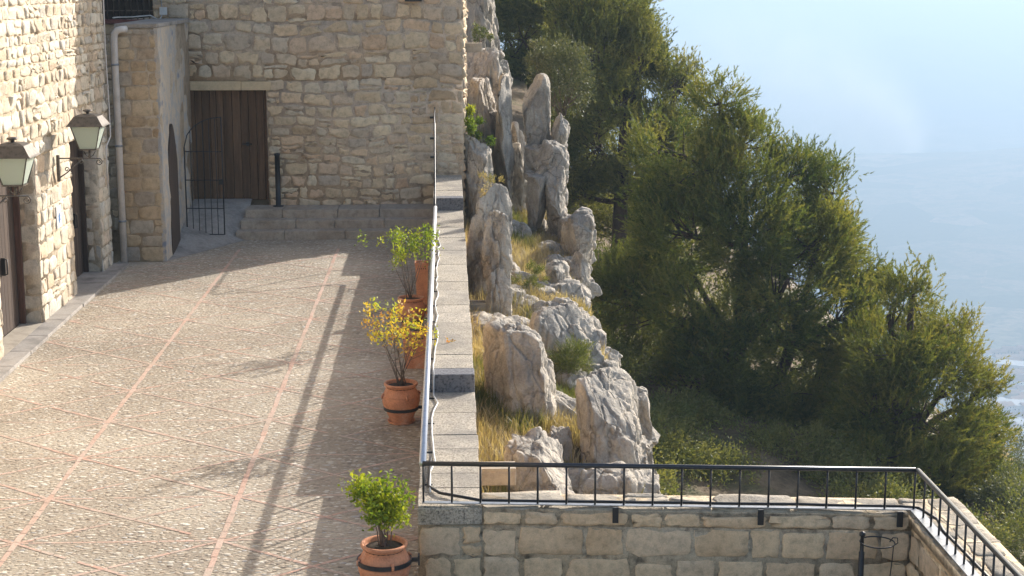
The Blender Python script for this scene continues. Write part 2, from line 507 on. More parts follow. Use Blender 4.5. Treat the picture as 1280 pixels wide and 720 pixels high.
def mk_ground():
    m, nt, out = new_mat('hill_ground'); t = NT(nt)
    c = t.coord()
    a = t.noise(c, 0.35, 6, 0.65); b = t.noise(c, 4, 5, 0.7); f = t.noise(c, 30, 4, 0.7)
    near = t.ramp(a, [(0.35, (0.10, 0.075, 0.045)), (0.5, (0.19, 0.14, 0.085)), (0.64, (0.09, 0.095, 0.04))])
    near = t.mix(near, t.ramp(b, [(0.3, 0.5), (0.65, 1.25)]), 0.8, 'MULTIPLY')
    near = t.mix(near, t.ramp(f, [(0.3, 0.6), (0.6, 1.15)]), 0.6, 'MULTIPLY')
    # far fields, orchards and scrub, metres to kilometres across
    v = nt.nodes.new('ShaderNodeTexVoronoi'); v.inputs['Scale'].default_value = 0.0065
    t.l(c, v.inputs['Vector'])
    sep = nt.nodes.new('ShaderNodeSeparateColor'); t.l(v.outputs['Color'], sep.inputs[0])
    fields = t.ramp(sep.outputs[0], [(0.0, (0.04, 0.06, 0.03)), (0.35, (0.15, 0.13, 0.08)), (0.6, (0.26, 0.20, 0.13)), (0.8, (0.06, 0.08, 0.04)), (1.0, (0.32, 0.25, 0.17))])
    fields = t.mix(fields, (0.05, 0.07, 0.035), t.ramp(t.noise(c, 0.02, 6, 0.7), [(0.45, 0.0), (0.6, 0.85)]))
    fields = t.mix(fields, t.ramp(t.noise(c, 0.09, 4, 0.7), [(0.3, 0.5), (0.6, 1.2)]), 0.8, 'MULTIPLY')
    cd = nt.nodes.new('ShaderNodeSeparateXYZ'); t.l(c, cd.inputs[0])
    isfar = t.ramp(t.math('DIVIDE', t.math('MULTIPLY', cd.outputs[2], -1.0), 400.0), [(0.15, 0.0), (0.4, 1.0)])
    gn = nt.nodes.new('ShaderNodeNewGeometry'); sn = nt.nodes.new('ShaderNodeSeparateXYZ'); t.l(gn.outputs['True Normal'], sn.inputs[0])
    near = t.mix(near, t.mix((0.42, 0.37, 0.30), t.ramp(b, [(0.3, 0.5), (0.6, 1.15)]), 1.0, 'MULTIPLY'), t.ramp(sn.outputs[2], [(0.62, 1.0), (0.78, 0.0)]))
    col = t.mix(near, fields, isfar)
    h = t.math('ADD', b, t.math('MULTIPLY', f, 0.4))
    t.principled(out, col, 0.95, t.bump(h, 0.7, 0.08))
    return m
M['ground'] = mk_ground()

def mk_leaf(name, c0, c1, c2, trans=0.42, rough=0.6):
    m, nt, out = new_mat(name); t = NT(nt)
    at_ = nt.nodes.new('ShaderNodeAttribute'); at_.attribute_name = 'tint'
    col = t.ramp(at_.outputs['Fac'], [(0.0, c0), (0.5, c1), (1.0, c2)])
    p = nt.nodes.new('ShaderNodeBsdfPrincipled')
    t.l(col, p.inputs['Base Color']); p.inputs['Roughness'].default_value = rough
    p.inputs['Specular IOR Level'].default_value = 0.25
    tr = nt.nodes.new('ShaderNodeBsdfTranslucent')
    t.l(t.mix(col, (1.35, 1.25, 0.55), 1.0, 'MULTIPLY'), tr.inputs['Color'])
    mx = nt.nodes.new('ShaderNodeMixShader'); mx.inputs[0].default_value = trans
    t.l(p.outputs[0], mx.inputs[1]); t.l(tr.outputs[0], mx.inputs[2])
    t.l(mx.outputs[0], out.inputs['Surface'])
    return m
M['needle'] = mk_leaf('pine_needles', (0.065, 0.105, 0.032), (0.15, 0.185, 0.05), (0.28, 0.27, 0.075))
M['needle_green'] = mk_leaf('green_pine_needles', (0.072, 0.112, 0.028), (0.165, 0.19, 0.046), (0.29, 0.27, 0.07))
M['needle_far'] = mk_leaf('far_pine_needles', (0.075, 0.105, 0.036), (0.165, 0.185, 0.06), (0.28, 0.27, 0.085))
M['olive_leaf'] = mk_leaf('olive_leaves', (0.05, 0.065, 0.035), (0.11, 0.13, 0.065), (0.18, 0.19, 0.10), 0.2)
M['green_leaf'] = mk_leaf('green_leaves', (0.07, 0.13, 0.02), (0.16, 0.24, 0.03), (0.36, 0.40, 0.04), 0.4)
M['yellow_leaf'] = mk_leaf('autumn_leaves', (0.40, 0.19, 0.10), (0.58, 0.46, 0.05), (0.38, 0.44, 0.06), 0.4)
M['bush_leaf'] = mk_leaf('bush_leaves', (0.06, 0.085, 0.03), (0.13, 0.16, 0.05), (0.24, 0.24, 0.09), 0.3)
M['straw'] = mk_leaf('dry_grass', (0.13, 0.16, 0.05), (0.36, 0.29, 0.17), (0.52, 0.44, 0.30), 0.35)

# ------------------------------------------------------------------ haze
def haze_mats():
    m, nt, out = new_mat('haze')
    v = nt.nodes.new('ShaderNodeVolumePrincipled')
    v.inputs['Color'].default_value = (0.36, 0.485, 0.63, 1)
    v.inputs['Density'].default_value = 0.00046
    v.inputs['Anisotropy'].default_value = 0.3
    nt.links.new(v.outputs[0], out.inputs['Volume'])
    return m
hz = MB().box(-15000, 15000, -300, 19000, -701, 30)
hz_o = hz.build('haze', haze_mats())
tag(hz_o, 'pale blue haze filling the valley', 'haze', kind='stuff')

# ------------------------------------------------------------------ masonry generator
def masonry(u0, u1, v0, v1, fn, rh, sw, gap=0.018, d=0.03, jit=0.015, holes=(), seed=1, rough=0.4, chink=0.12, backing=True, res=3, shape=None, thick=0.12, rnd=(0.03, 0.16), skew=0.06):
    """Stones of uneven size laid in wavering courses over a mortar face.
    fn(u, v, w) -> xyz with w outwards. Returns V, F(quads), mi."""
    rg = np.random.default_rng(seed)
    V, Fq, mi = [], [], []
    nb = 0
    def emit(verts, faces, m):
        nonlocal nb
        V.append(verts); Fq.append(np.asarray(faces) + nb); mi.append(np.full(len(faces), m)); nb += len(verts)
    if backing:
        us = sorted({u0, u1, *[min(max(h[0], u0), u1) for h in holes], *[min(max(h[1], u0), u1) for h in holes]})
        vs2 = sorted({v0, v1, *[min(max(h[2], v0), v1) for h in holes], *[min(max(h[3], v0), v1) for h in holes]})
        for a, b in zip(us[:-1], us[1:]):
            for c, e in zip(vs2[:-1], vs2[1:]):
                mu, mv = (a + b) / 2, (c + e) / 2
                if any(h[0] < mu < h[1] and h[2] < mv < h[3] for h in holes): continue
                q = [fn(u, v, w) for w in (-thick, 0.0) for v in (c, e) for u in (a, b)]
                emit(np.array(q), [(0, 2, 3, 1), (4, 5, 7, 6), (0, 1, 5, 4), (2, 6, 7, 3), (0, 4, 6, 2), (1, 3, 7, 5)], 0)
    K = 4 * res
    tt = np.linspace(0, 1, res, endpoint=False)
    sq = np.concatenate([np.c_[-1 + 2 * tt, -np.ones(res)], np.c_[np.ones(res), -1 + 2 * tt], np.c_[1 - 2 * tt, np.ones(res)], np.c_[-np.ones(res), 1 - 2 * tt]])
    def stone(a, b, c, e):
        w, h = b - a - gap, e - c - gap
        if w < 0.03 or h < 0.025: return
        cu, cv = (a + b) / 2, (c + e) / 2
        P = sq.copy()
        for k in (0, res, 2 * res, 3 * res):
            P[k] *= 1 - rg.uniform(*rnd)
        j = rg.normal(0, 1, (K, 2)) * jit
        k1, k2 = rg.uniform(-skew, skew, 2)
        P = np.c_[P[:, 0] * (1 - abs(k1) + k1 * P[:, 1]), P[:, 1] * (1 - abs(k2) + k2 * P[:, 0])]
        base = np.c_[cu + P[:, 0] * w / 2, cv + P[:, 1] * h / 2] + j
        ctr = base.mean(0)
        dd = d * rg.uniform(0.5, 1.25)
        tu, tv = rg.normal(0, 1, 2) * rough * dd
        rings = []
        bev = min(0.9 * dd + 0.004, 0.2 * min(w, h))
        for s_, wd in ((1.0, -0.01), (1.0, dd * 0.35), (None, dd * 0.9), (0.45, dd)):
            if s_ is None:
                L = np.linalg.norm(base - ctr, axis=1, keepdims=True)
                pts = ctr + (base - ctr) * (1 - bev / L)
            else:
                pts = ctr + (base - ctr) * s_
            ww = np.full(K, wd)
            if wd > dd * 0.5:
                ww = ww + tu * (pts[:, 0] - cu) / (w / 2) + tv * (pts[:, 1] - cv) / (h / 2) + rg.normal(0, 0.12 * dd * rough * 2, K)
            ww = np.maximum(ww, -0.01)
            rings.append(np.c_[pts, ww])
        A = np.concatenate(rings + [np.array([[ctr[0], ctr[1], rings[-1][:, 2].mean()]])])
        fs = []
        for i in range(3):
            for k in range(K):
                k2 = (k + 1) % K
                fs.append((i * K + k, i * K + k2, (i + 1) * K + k2, (i + 1) * K + k))
        for k in range(0, K, 2):
            fs.append((3 * K + k, 3 * K + (k + 1) % K, 3 * K + (k + 2) % K, 4 * K))
        W = np.array([fn(*p) for p in A])
        emit(W, fs, 1)
    v = v0
    ri = 0
    while v < v1 - 0.02:
        rhv = rh(v) if callable(rh) else rh
        h = rg.uniform(*rhv)
        if v1 - v - h < rhv[0] * 0.5: h = v1 - v
        swv = sw(v) if callable(sw) else sw
        u = u0 - rg.uniform(0, swv[0]) * (0 if ri % 2 else 1)
        while u < u1:
            w = rg.uniform(*swv)
            a, b = max(u, u0), min(u + w, u1)
            if u1 - b < swv[0] * 0.4: b = u1
            u = max(b, u + 1e-3)
            segs = [(a, b)]
            for hh in holes:
                if hh[2] < v + h * 0.5 < hh[3]:
                    ns = []
                    for p, q in segs:
                        if q <= hh[0] or p >= hh[1]: ns.append((p, q)); continue
                        if p < hh[0]: ns.append((p, hh[0]))
                        if q > hh[1]: ns.append((hh[1], q))
                    segs = ns
            for p, q in segs:
                if shape is not None and not shape((p + q) / 2, v + h / 2): continue
                top, bot = v + h, v
                if rg.random() < chink and h > 0.12:
                    c_ = v + h * rg.uniform(0.3, 0.7)
                    if q - p > 0.3 and rg.random() < 0.5:
                        mx_ = p + (q - p) * rg.uniform(0.3, 0.7)
                        stone(p, mx_, v, c_); stone(mx_, q, v, c_); stone(p, q, c_, v + h)
                    else:
                        stone(p, q, v, c_); stone(p, q, c_, v + h)
                else:
                    dv = rg.normal(0, 0.06) * h
                    stone(p, q, v, v + h + min(dv, 0))
        v += h
        ri += 1
    return np.concatenate(V), np.concatenate(Fq), np.concatenate(mi)

def merge(parts):
    V, Fq, mi, nb = [], [], [], 0
    for v, f, m in parts:
        V.append(v); Fq.append(f + nb); mi.append(m); nb += len(v)
    return np.concatenate(V), np.concatenate(Fq), np.concatenate(mi)

# ------------------------------------------------------------------ terrain
XL = -7.10          # face of the left building
YF = 38.5           # face of the far building
PX0, PX1 = -0.335, 0.31      # parapet sides
YN = 15.34          # front face of the near wall
Z1, Z2, Z3 = 0.80, 1.03, 1.30   # the three levels of the parapet top
YR1, YR2 = 19.8, 34.4

def smooth(a, b, x):
    t = np.clip((x - a) / (b - a), 0, 1)
    return t * t * (3 - 2 * t)
def terr(x, y):
    x = np.asarray(x, float); y = np.asarray(y, float)
    n1 = fbm(np.stack([x * 0.35, y * 0.35, x * 0 + 3.3], -1), 4)
    n2 = fbm(np.stack([x * 0.05, y * 0.05, x * 0 + 8.3], -1), 4)
    spur = np.interp(y, [8, 16, 19, 22, 30, 38, 45, 60, 75], [-4.5, -1.9, -1.15, -0.8, -0.45, 0.0, 0.6, 2.0, 3.0]) - 0.22 * (x - 0.3) + 0.25 * n1
    xe = np.interp(y, [10, 18, 24, 30, 38, 46, 60], [4.0, 2.9, 2.75, 2.75, 3.0, 2.9, 3.2])
    east = -4.6 - 0.30 * (x - 4) + 0.075 * (np.clip(y, 0, 70) - 50) + 0.5 * n1 + 1.2 * n2
    east = np.where(x > 14.5, east - 0.62 * (x - 14.5), east)
    k = smooth(xe - 0.1, xe + 0.9, x)
    z = spur * (1 - k) + east * k
    z = z - np.where(y > 78, 0.45 * (y - 78), 0)
    z = np.where((x < PX0 + 0.2) & (y < YF + 6), -1.2, z)
    z = np.where((x < 4.7) & (y < YN + 0.2), -1.4, z)
    z = z - np.where(x < -60, 0.4 * (-60 - x), 0) - np.where(y < -50, 0.4 * (-50 - y), 0)
    # valley
    az = np.degrees(np.arctan2(x, np.maximum(y, 1)))
    D = np.hypot(x, y)
    val = -500 + 22 * fbm(np.stack([x * 0.0011, y * 0.0011, x * 0], -1), 5)
    ra = np.interp(az, [-5, 5, 12, 16, 20, 26], [-470, -455, -435, -418, -398, -385])
    up = smooth(2300, 4000, D) * (1 - smooth(4010, 4700, D))
    val = val + (ra + 500) * up - 40 * smooth(4300, 5200, D)
    def peak(px, py, dd, wa, wd, base):
        a0 = math.degrees(math.atan((px - 559) / F))
        zt = 6 - dd * (py + 29) / F
        r = np.sqrt(((az - a0) / wa) ** 2 + ((D - dd) / wd) ** 2)
        return np.maximum(0, (zt - base)) * np.clip(1 - r, 0, 1) ** 1.2
    val = val + peak(1012, 126, 6200, 3.0, 1100, -540) + peak(1112, 48, 8300, 5.0, 1900, -540) + peak(1215, 60, 8900, 4.5, 1700, -540) + peak(840, 70, 9000, 7, 1700, -540)
    val = val + 470 * smooth(10500, 15500, D) * (0.85 + 0.3 * fbm(np.stack([az * 0.25, D * 0.0002, x * 0 + 4], -1), 4))
    return np.maximum(z, np.minimum(val, 8))

def graded(lo, hi, fine_lo, fine_hi, step, growth=1.07):
    a = list(np.arange(fine_lo, fine_hi + 1e-6, step))
    s, x = step, fine_hi
    while x < hi:
        s = min(s * growth, 160); x += s; a.append(min(x, hi))
    s, x, b = step, fine_lo, []
    while x > lo:
        s = min(s * growth, 400); x -= s; b.append(max(x, lo))
    return np.array(b[::-1] + a)
gx = graded(-9000, 11000, -1, 26, 0.32)
gy = graded(-250, 17500, 14, 72, 0.4)
GX, GY = np.meshgrid(gx, gy)
GZ = terr(GX, GY)
nx, ny = len(gx), len(gy)
idx = np.arange(nx * ny).reshape(ny, nx)
FF = np.stack([idx[:-1, :-1], idx[:-1, 1:], idx[1:, 1:], idx[1:, :-1]], -1).reshape(-1, 4)
g = build_np('ground', np.stack([GX, GY, GZ], -1).reshape(-1, 3), FF, M['ground'], smooth=True)
tag(g, 'dry hillside falling away to a wide hazy valley', 'ground', kind='structure')

# ------------------------------------------------------------------ plaza
p = MB().box(XL, PX0 + 0.02, -2, YF, -1.0, 0.0)
p.box(PX0 + 0.02, 4.4, -2, YN + 0.05, -1.0, 0.0)
tag(p.build('plaza', M['plaza']), 'pebble paved terrace', 'plaza', kind='structure')
def strips():
    rg = random.Random(5)
    mb = MB()
    def line(a, b, w, seg, gap=0.05):
        a, b = Vector(a), Vector(b)
        L = (b - a).length
        t = (b - a) / L
        n = Vector((-t.y, t.x)) 
        s = 0
        while s < L:
            e = min(L, s + seg * rg.uniform(0.8, 1.2))
            if rg.random() > gap:
                o = rg.uniform(-0.006, 0.006)
                ww = w * rg.uniform(0.75, 1.1) / 2
                q = [a + t * (s + 0.006) + n * (o - ww), a + t * (e - 0.006) + n * (o - ww * rg.uniform(0.9, 1.1)), a + t * (e - 0.006) + n * (o + ww), a + t * (s + 0.006) + n * (o + ww)]
                mb.add([(*v, mb.zz) for v in q], [(0, 1, 2, 3)])
            s = e
    xs = [-6.9, -4.70, -2.50, -0.36]
    ys = [16.6 - 1.6 * k for k in range(6, 0, -1)] + [16.6, 18.1, 19.73, 21.43, 23.1, 24.75, 26.4, 28.05, 29.7, 31.35, 33.0, 34.6]
    mb.zz = 0.002
    for y in ys:
        line((-6.75, y), (PX0, y + 0.03), 0.036, 0.22)
    mb.zz = 0.0032
    for i in range(3):
        for a, b in zip(ys[:-1], ys[1:]):
            line((max(xs[i], -6.75), a), (xs[i + 1], b), 0.048, 0.22)
    mb.zz = 0.0044
    for i in range(3):
        for a, b in zip(ys[:-1], ys[1:]):
            line((max(xs[i], -6.75), b), (xs[i + 1], a), 0.048, 0.22)
    mb.zz = 0.0056
    for x in xs[1:3]:
        line((x, 2), (x + 0.01, 35.6), 0.07, 0.27, 0)
    return mb
tag(strips().build('paving_lines', M['tile']), 'terracotta tile lines set in the pebble paving', 'paving', kind='structure')
k = MB()
y = 0.0
while y < 33.7:
    e = min(33.7, y + random.uniform(0.9, 1.4))
    k.box(XL - 0.02, -6.78 + random.uniform(-.012, .012), y, e - 0.01, -0.1, 0.055, 0.012)
    y = e
tag(k.build('kerb', M['concrete']), 'worn concrete kerb along the foot of the wall', 'kerb', kind='structure')
# ramp and landing before the wooden door
rp = MB()
N = 14
gxs = np.linspace(0, 1, N)
vs_, fs_ = [], []
for j in range(N):
    for i in range(N):
        u, v = gxs[i], gxs[j]
        x0 = -6.07 - 0.1 * v
        x1 = -4.75 + 0.0 * v
        x = x0 + (x1 - x0) * u
        y0 = 34.1 + (36.8 - 34.1) * u
        yy = y0 + (YF + 0.2 - y0) * v
        z = 0.004 + 0.72 * smooth(0.03, 0.97, v) ** 1.0
        if u > 0.97: z = min(z, 0.72)
        vs_.append((x, yy, z))
for j in range(N - 1):
    for i in range(N - 1):
        a = j * N + i
        fs_.append((a, a + 1, a + N + 1, a + N))
rp.cs = True
rp.add(vs_, fs_)
tag(rp.build('ramp', M['concrete']), 'smooth concrete ramp rising to the wooden door', 'ramp', kind='structure')

# ------------------------------------------------------------------ far building
far = empty('stone_building', (-4.0, YF, 0), 'tall rubble stone building across the end of the terrace with a plank door', 'building')
def loc_(o, root):          # children are written in world coordinates
    o.matrix_parent_inverse = Matrix.Translation(root.location).inverted()
    return o
def corner_x(z):  # unseen upper corner, slanted to shape the shadow edge on the left building
    return 0.36 if z < 5.6 else max(0.36 - (z - 5.6) * 0.33, -1.6)
DX0, DX1, DZ1 = -6.17, -4.33, 3.35
WX0, WX1, WZ0 = -8.2, -6.92, 5.02
def fn_far(u, v, w):
    e = min(1.0, max(0.0, (5.6 - v) / 0.5), max(0.0, v / 0.3), max(0.0, (0.36 - u) / 0.3))
    if abs(u - (DX0 + DX1) / 2) < 1.5 and v < 4.0: e = 0
    return (u, YF - w, v + e * (0.045 * math.sin(u * 1.3 + v * 0.7) + 0.025 * math.sin(u * 3.1 + v * 2.0 + 1.0)))
def rh_far(v): return (0.16, 0.30) if v < 2.3 else ((0.27, 0.44) if v > 2.9 else (0.2, 0.34))
def sw_far(v): return (0.22, 0.6) if v < 2.3 else (0.26, 0.72)
holes_far = [(DX0, DX1, -1, DZ1 + 0.22), (WX0, WX1, WZ0, 6.4)]
A = masonry(-9.5, 0.36, 0.0, 5.6, fn_far, rh_far, sw_far, 0.03, 0.016, 0.014, holes_far, 21, 0.7, 0.2, rnd=(-0.02, 0.16), skew=0.12, res=4)
zs = np.arange(5.6, 14.0, 0.6)
parts_f = [A]
for i, z in enumerate(zs):
    parts_f.append(masonry(-9.5, corner_x(z), z, z + 0.6, fn_far, (0.2, 0.32), (0.25, 0.6), 0.035, 0.035, 0.014, [(WX0, WX1, WZ0, 6.4)], 50 + i, 0.5, 0.1))
# right-hand flank of the building, running away from the camera
fn_flank = lambda u, v, w: (0.36 + (u - YF) * 0.012 + w, u, v)
parts_f.append(masonry(YF + 0.012, YF + 9, -2.5, 5.6, fn_flank, (0.16, 0.3), (0.25, 0.5), 0.03, 0.045, 0.014, (), 71, 0.6, 0.1, thick=0.3))
# body
bb = MB()
bb.box(-9.5, 0.15, YF + 0.5, YF + 9, -2, 5.6)
bb.box(-9.5, -1.7, YF + 0.13, YF + 9, 5.6, 14)
bb.box(-9.5, DX0, YF + 0.12, YF + 0.5, -0.5, 4.9)
bb.box(DX1, 0.2, YF + 0.12, YF + 0.5, -0.5, 5.6)
bb.box(DX0, DX1, YF + 0.12, YF + 0.5, DZ1, 4.9)
VF = np.array(bb.v); FB = np.array(bb.f)
parts_f.append((VF, FB, np.zeros(len(FB), int)))
V_, F_, m_ = merge(parts_f)
loc_(build_np('wall', V_, F_, [M['mortar_far'], M['stone_far']], far, mi=m_), far)
lb = MB()
lb.box(DX0 - 0.05, DX0 + 1.25, YF - 0.045, YF + 0.3, DZ1, DZ1 + 0.215, 0.012)
lb.box(DX0 + 1.26, DX1 + 0.12, YF - 0.04, YF + 0.3, DZ1, DZ1 + 0.21, 0.012)
loc_(lb.build('lintel', M['lintel'], far), far)
# door of upright planks
dm = MB()
x = DX0 - 0.05
rgd = random.Random(3)
while x < DX1:
    w = rgd.uniform(0.15, 0.21)
    o = rgd.uniform(0, 0.018)
    dm.box(x, min(x + w - 0.012, DX1 + 0.05), YF + 0.20 - o, YF + 0.27, 0.70, DZ1 + 0.02, 0.006)
    x += w
dr = loc_(dm.build('door', M['wood'], far), far)
hh = MB()
hh.tube([(-4.95, YF + 0.15, 2.05), (-4.72, YF + 0.15, 2.05)], 0.014)
hh.box(-4.86, -4.80, YF + 0.15, YF + 0.2, 2.0, 2.1, 0.006)
h_ = hh.build('handle', M['iron'], dr)
# barred window top left
wr = MB()
wr.box(WX0, WX1, YF + 0.25, YF + 0.27, WZ0, 6.4)
wd = loc_(wr.build('window', M['glass_dark'], far), far)
br = MB()
for i in range(9):
    xx = WX0 + 0.08 + i * (WX1 - WX0 - 0.16) / 8
    br.tube([(xx, YF - 0.02, WZ0), (xx, YF - 0.02, 6.4)], 0.013, 6)
for zz in (5.22, 5.6, 6.0):
    br.box(WX0, WX1, YF - 0.035, YF - 0.005, zz - 0.012, zz + 0.012)
br.build('bars', M['rust_iron'], wd)
sb = MB().box(WX0 - 0.05, WX1 + 0.05, YF - 0.12, YF + 0.24, WZ0 - 0.1, WZ0 - 0.003, 0.01)
sb.build('sill', mat_plain('red_sill', (0.18, 0.07, 0.06), 0.8, 0.3), wd)

# buttress with an arched side door
bt = empty('stone_annex', (-6.4, 34.1, 0), 'square stone annex with a bluish plastered side, standing in the corner by the door', 'annex')
BX0, BX1, BY0, BZ = -7.05, -6.085, 34.1, 4.95
fb = lambda u, v, w: (u, BY0 - w, v)
A = masonry(BX0, BX1, 0.0, BZ - 0.02, fb, (0.22, 0.34), (0.3, 0.55), 0.012, 0.012, 0.006, (), 31, 0.4, 0.03, thick=0.3)
s_ = MB()
s_.box(BX0, BX1 - 0.03, BY0 + 0.02, YF - 0.05, -0.2, BZ)
VB, FB = np.array(s_.v), np.array(s_.f)
V_, F_, m_ = merge([A, (VB, FB, np.zeros(len(FB), int))])
loc_(build_np('front_wall', V_, F_, [M['mortar_pier'], M['stone_pier']], bt, mi=m_), bt)
# plastered side with arched opening (33.45..34.75), uneven skin
def side_skin():
    AY0, AY1, SPR, TOP = 34.7, 36.0, 2.1, 2.8
    ys = np.concatenate([[BY0 - 0.01], np.linspace(BY0 - 0.008, YF, 60)]); zs_ = np.linspace(-0.1, BZ, 70)
    def xface(y, z):
        return BX1 + 0.03 - 0.018 * (y - BY0) + 0.03 * float(vnoise(np.array([y * 1.7, z * 1.7, 2.2]))) + 0.012 * float(vnoise(np.array([y * 6, z * 6, 5.2])))
    vs_, ix, fs_ = [], {}, []
    for j, z in enumerate(zs_):
        for i, yv in enumerate(ys):
            ix[i, j] = len(vs_); vs_.append((BX1 - 0.06 if i == 0 else xface(yv, z), yv + (0.004 if i == 0 else (-0.012 if i == 1 else 0)), z))
    def inside(yv, z):
        if not AY0 < yv < AY1: return False
        mid, half = (AY0 + AY1) / 2, (AY1 - AY0) / 2
        t = abs(yv - mid) / half
        return z < SPR + (TOP - SPR) * (1 - t ** 1.6)
    for j in range(len(zs_) - 1):
        for i in range(len(ys) - 1):
            fs_.append((ix[i, j], ix[i + 1, j], ix[i + 1, j + 1], ix[i, j + 1]))
    mb = MB(); mb.cs = True
    mb.add(vs_, fs_)
    return mb
side_o = loc_(side_skin().build('side_wall', M['plaster_side'], bt), bt)
# arched leaf standing proud in its jamb
def arch_leaf():
    mb = MB()
    AY0, AY1, SPR, TOP = 34.75, 35.8, 2.0, 2.85
    n = 16
    pts = [(AY0, 0.02)] + [(AY0 + (AY1 - AY0) * i / n, SPR + (TOP - SPR) * (1 - abs(2 * i / n - 1) ** 1.7)) for i in range(n + 1)] + [(AY1, 0.02)]
    for s in (0, 1):
        pass
    k = len(pts)
    vs_ = [(BX1 - 0.05, a, b) for a, b in pts] + [(BX1 + 0.05, a, b) for a, b in pts]
    fs_ = [tuple(range(k)), tuple(range(2 * k - 1, k - 1, -1))] + [(i, (i + 1) % k, k + (i + 1) % k, k + i) for i in range(k)]
    mb.add(vs_, fs_)
    return mb
loc_(arch_leaf().build('door', M['wood_dark'], bt), bt)
tp = MB()
tp.box(BX0 + 0.1, BX1 + 0.02, BY0 - 0.02, YF - 0.06, BZ + 0.002, BZ + 0.09, 0.015)
loc_(tp.build('top_slab', M['concrete'], bt), bt)

# left building
lb_ = empty('long_stone_building', (XL - 2, 26, 0), 'long sunlit rubble stone building down the left side with two deep doorways', 'building')
fl = lambda u, v, w: (XL + w, u, v)
O1, O2, HD = (25.2, 27.7), (30.33, 32.69), 2.96
YE = 33.72
def rh_l(v): return (0.16, 0.30) if v < 3 else (0.13, 0.30)
P1 = masonry(10, YE, HD, 9.5, fl, (0.14, 0.30), (0.2, 0.6), 0.022, 0.026, 0.014, (), 41, 0.8, 0.2, thick=0.3)
fl2 = lambda u, v, w: (XL - 0.03 + w, u, v)
P2 = masonry(10, YE, 0.0, HD, fl2, (0.22, 0.34), (0.3, 0.6), 0.014, 0.022, 0.012, [(O1[0], O1[1], -1, 4), (O2[0], O2[1], -1, 4)], 42, 0.6, 0.08, thick=0.3)
plist = [P1, P2]
for (a, b) in (O1, O2):
    # far reveal, facing the camera
    fr = lambda u, v, w, b=b: (u, b - w + 0.005, v)
    plist.append(masonry(XL - 0.47, XL - 0.035, 0.0, HD, fr, (0.24, 0.36), (0.25, 0.5), 0.008, 0.008, 0.005, (), 43 + int(b), 0.3, 0, thick=0.2))
    fr2 = lambda u, v, w, a=a: (u, a + w - 0.005, v)
    plist.append(masonry(XL - 0.47, XL - 0.035, 0.0, HD, fr2, (0.24, 0.36), (0.25, 0.5), 0.008, 0.008, 0.005, (), 47 + int(b), 0.3, 0, thick=0.2))
# end wall of the building facing away and pier return
bx = MB()
bx.box(XL - 6, XL - 0.3, 10, O1[0] - 0.2, -0.5, 9.5)
bx.box(XL - 6, XL - 0.6, O1[0] - 0.2, O2[1] + 0.2, -0.5, 9.5)
bx.box(XL - 6, XL - 0.3, O2[1] + 0.2, YE, -0.5, 9.5)
bx.box(XL - 0.6, XL - 0.3, O1[0] - 0.2, O2[1] + 0.2, HD, 9.5)
bx.box(XL - 0.6, XL - 0.3, O1[1] + 0.2, O2[0] - 0.2, -0.5, HD)
VB, FB = np.array(bx.v), np.array(bx.f)
plist.append((VB, FB, np.zeros(len(FB), int)))
V_, F_, m_ = merge(plist)
loc_(build_np('wall', V_, F_, [M['mortar_side'], M['stone_side']], lb_, mi=m_), lb_)
for i, (a, b) in enumerate((O1, O2)):
    d_ = MB()
    yy = a
    while yy < b - 0.01:
        e = min(b, yy + 0.2)
        d_.box(XL - 0.47, XL - 0.40, yy + 0.004, e - 0.004, 0.06, HD, 0.006)
        yy = e
    do = loc_(d_.build('door', M['wood_dark'], lb_), lb_)
    fr_ = MB()
    fr_.box(XL - 0.398, XL - 0.30, a, a + 0.09, 0.056, HD - 0.002, 0.006)
    fm_ = mk_wood('frame_wood', (0.10, 0.05, 0.035), (0.13, 0.07, 0.05)) if i == 0 else M['wood_dark']
    fr_.build('frame', fm_, do)
    MB().box(XL - 0.398, XL - 0.30, b - 0.09, b - 0.012, 0.056, HD - 0.002, 0.006).build('frame', fm_, do)
    hd = MB().tube([(XL - 0.33, a + 1.5, 1.35), (XL - 0.30, a + 1.5, 1.35), (XL - 0.30, a + 1.5, 1.1), (XL - 0.33, a + 1.5, 1.1)], 0.012)
    hd.box(XL - 0.40, XL - 0.33, a + 1.48, a + 1.52, 1.08, 1.38)
    hd.build('handle', M['iron'], do)
    sl_ = MB().box(XL - 0.40, XL - 0.021, a, b - 0.012, -0.1, 0.052, 0.006)
    loc_(sl_.build('threshold', M['concrete'] if i else M['spout'], lb_), lb_)
# plaque
pq = MB().box(XL + 0.002, XL + 0.022, 28.92, 29.28, 1.52, 1.92, 0.004)
po = pq.build('wall_plaque', M['white_box'])
tag(po, 'small white tile plaque with a blue emblem on the pier between the two doorways', 'plaque')
pe = MB()
pe.add([(XL + 0.0245, 29.10 + 0.085 * math.cos(a) * (1 if i % 2 else 0.55), 1.70 + 0.12 * math.sin(a) * (1 if i % 2 else 0.6)) for i, a in enumerate([2 * PI * q / 16 for q in range(16)])], [tuple(range(16))])
pe.build('emblem', mat_plain('blue_glaze', (0.08, 0.20, 0.45), 0.3, 0.2, 20, 0), po)

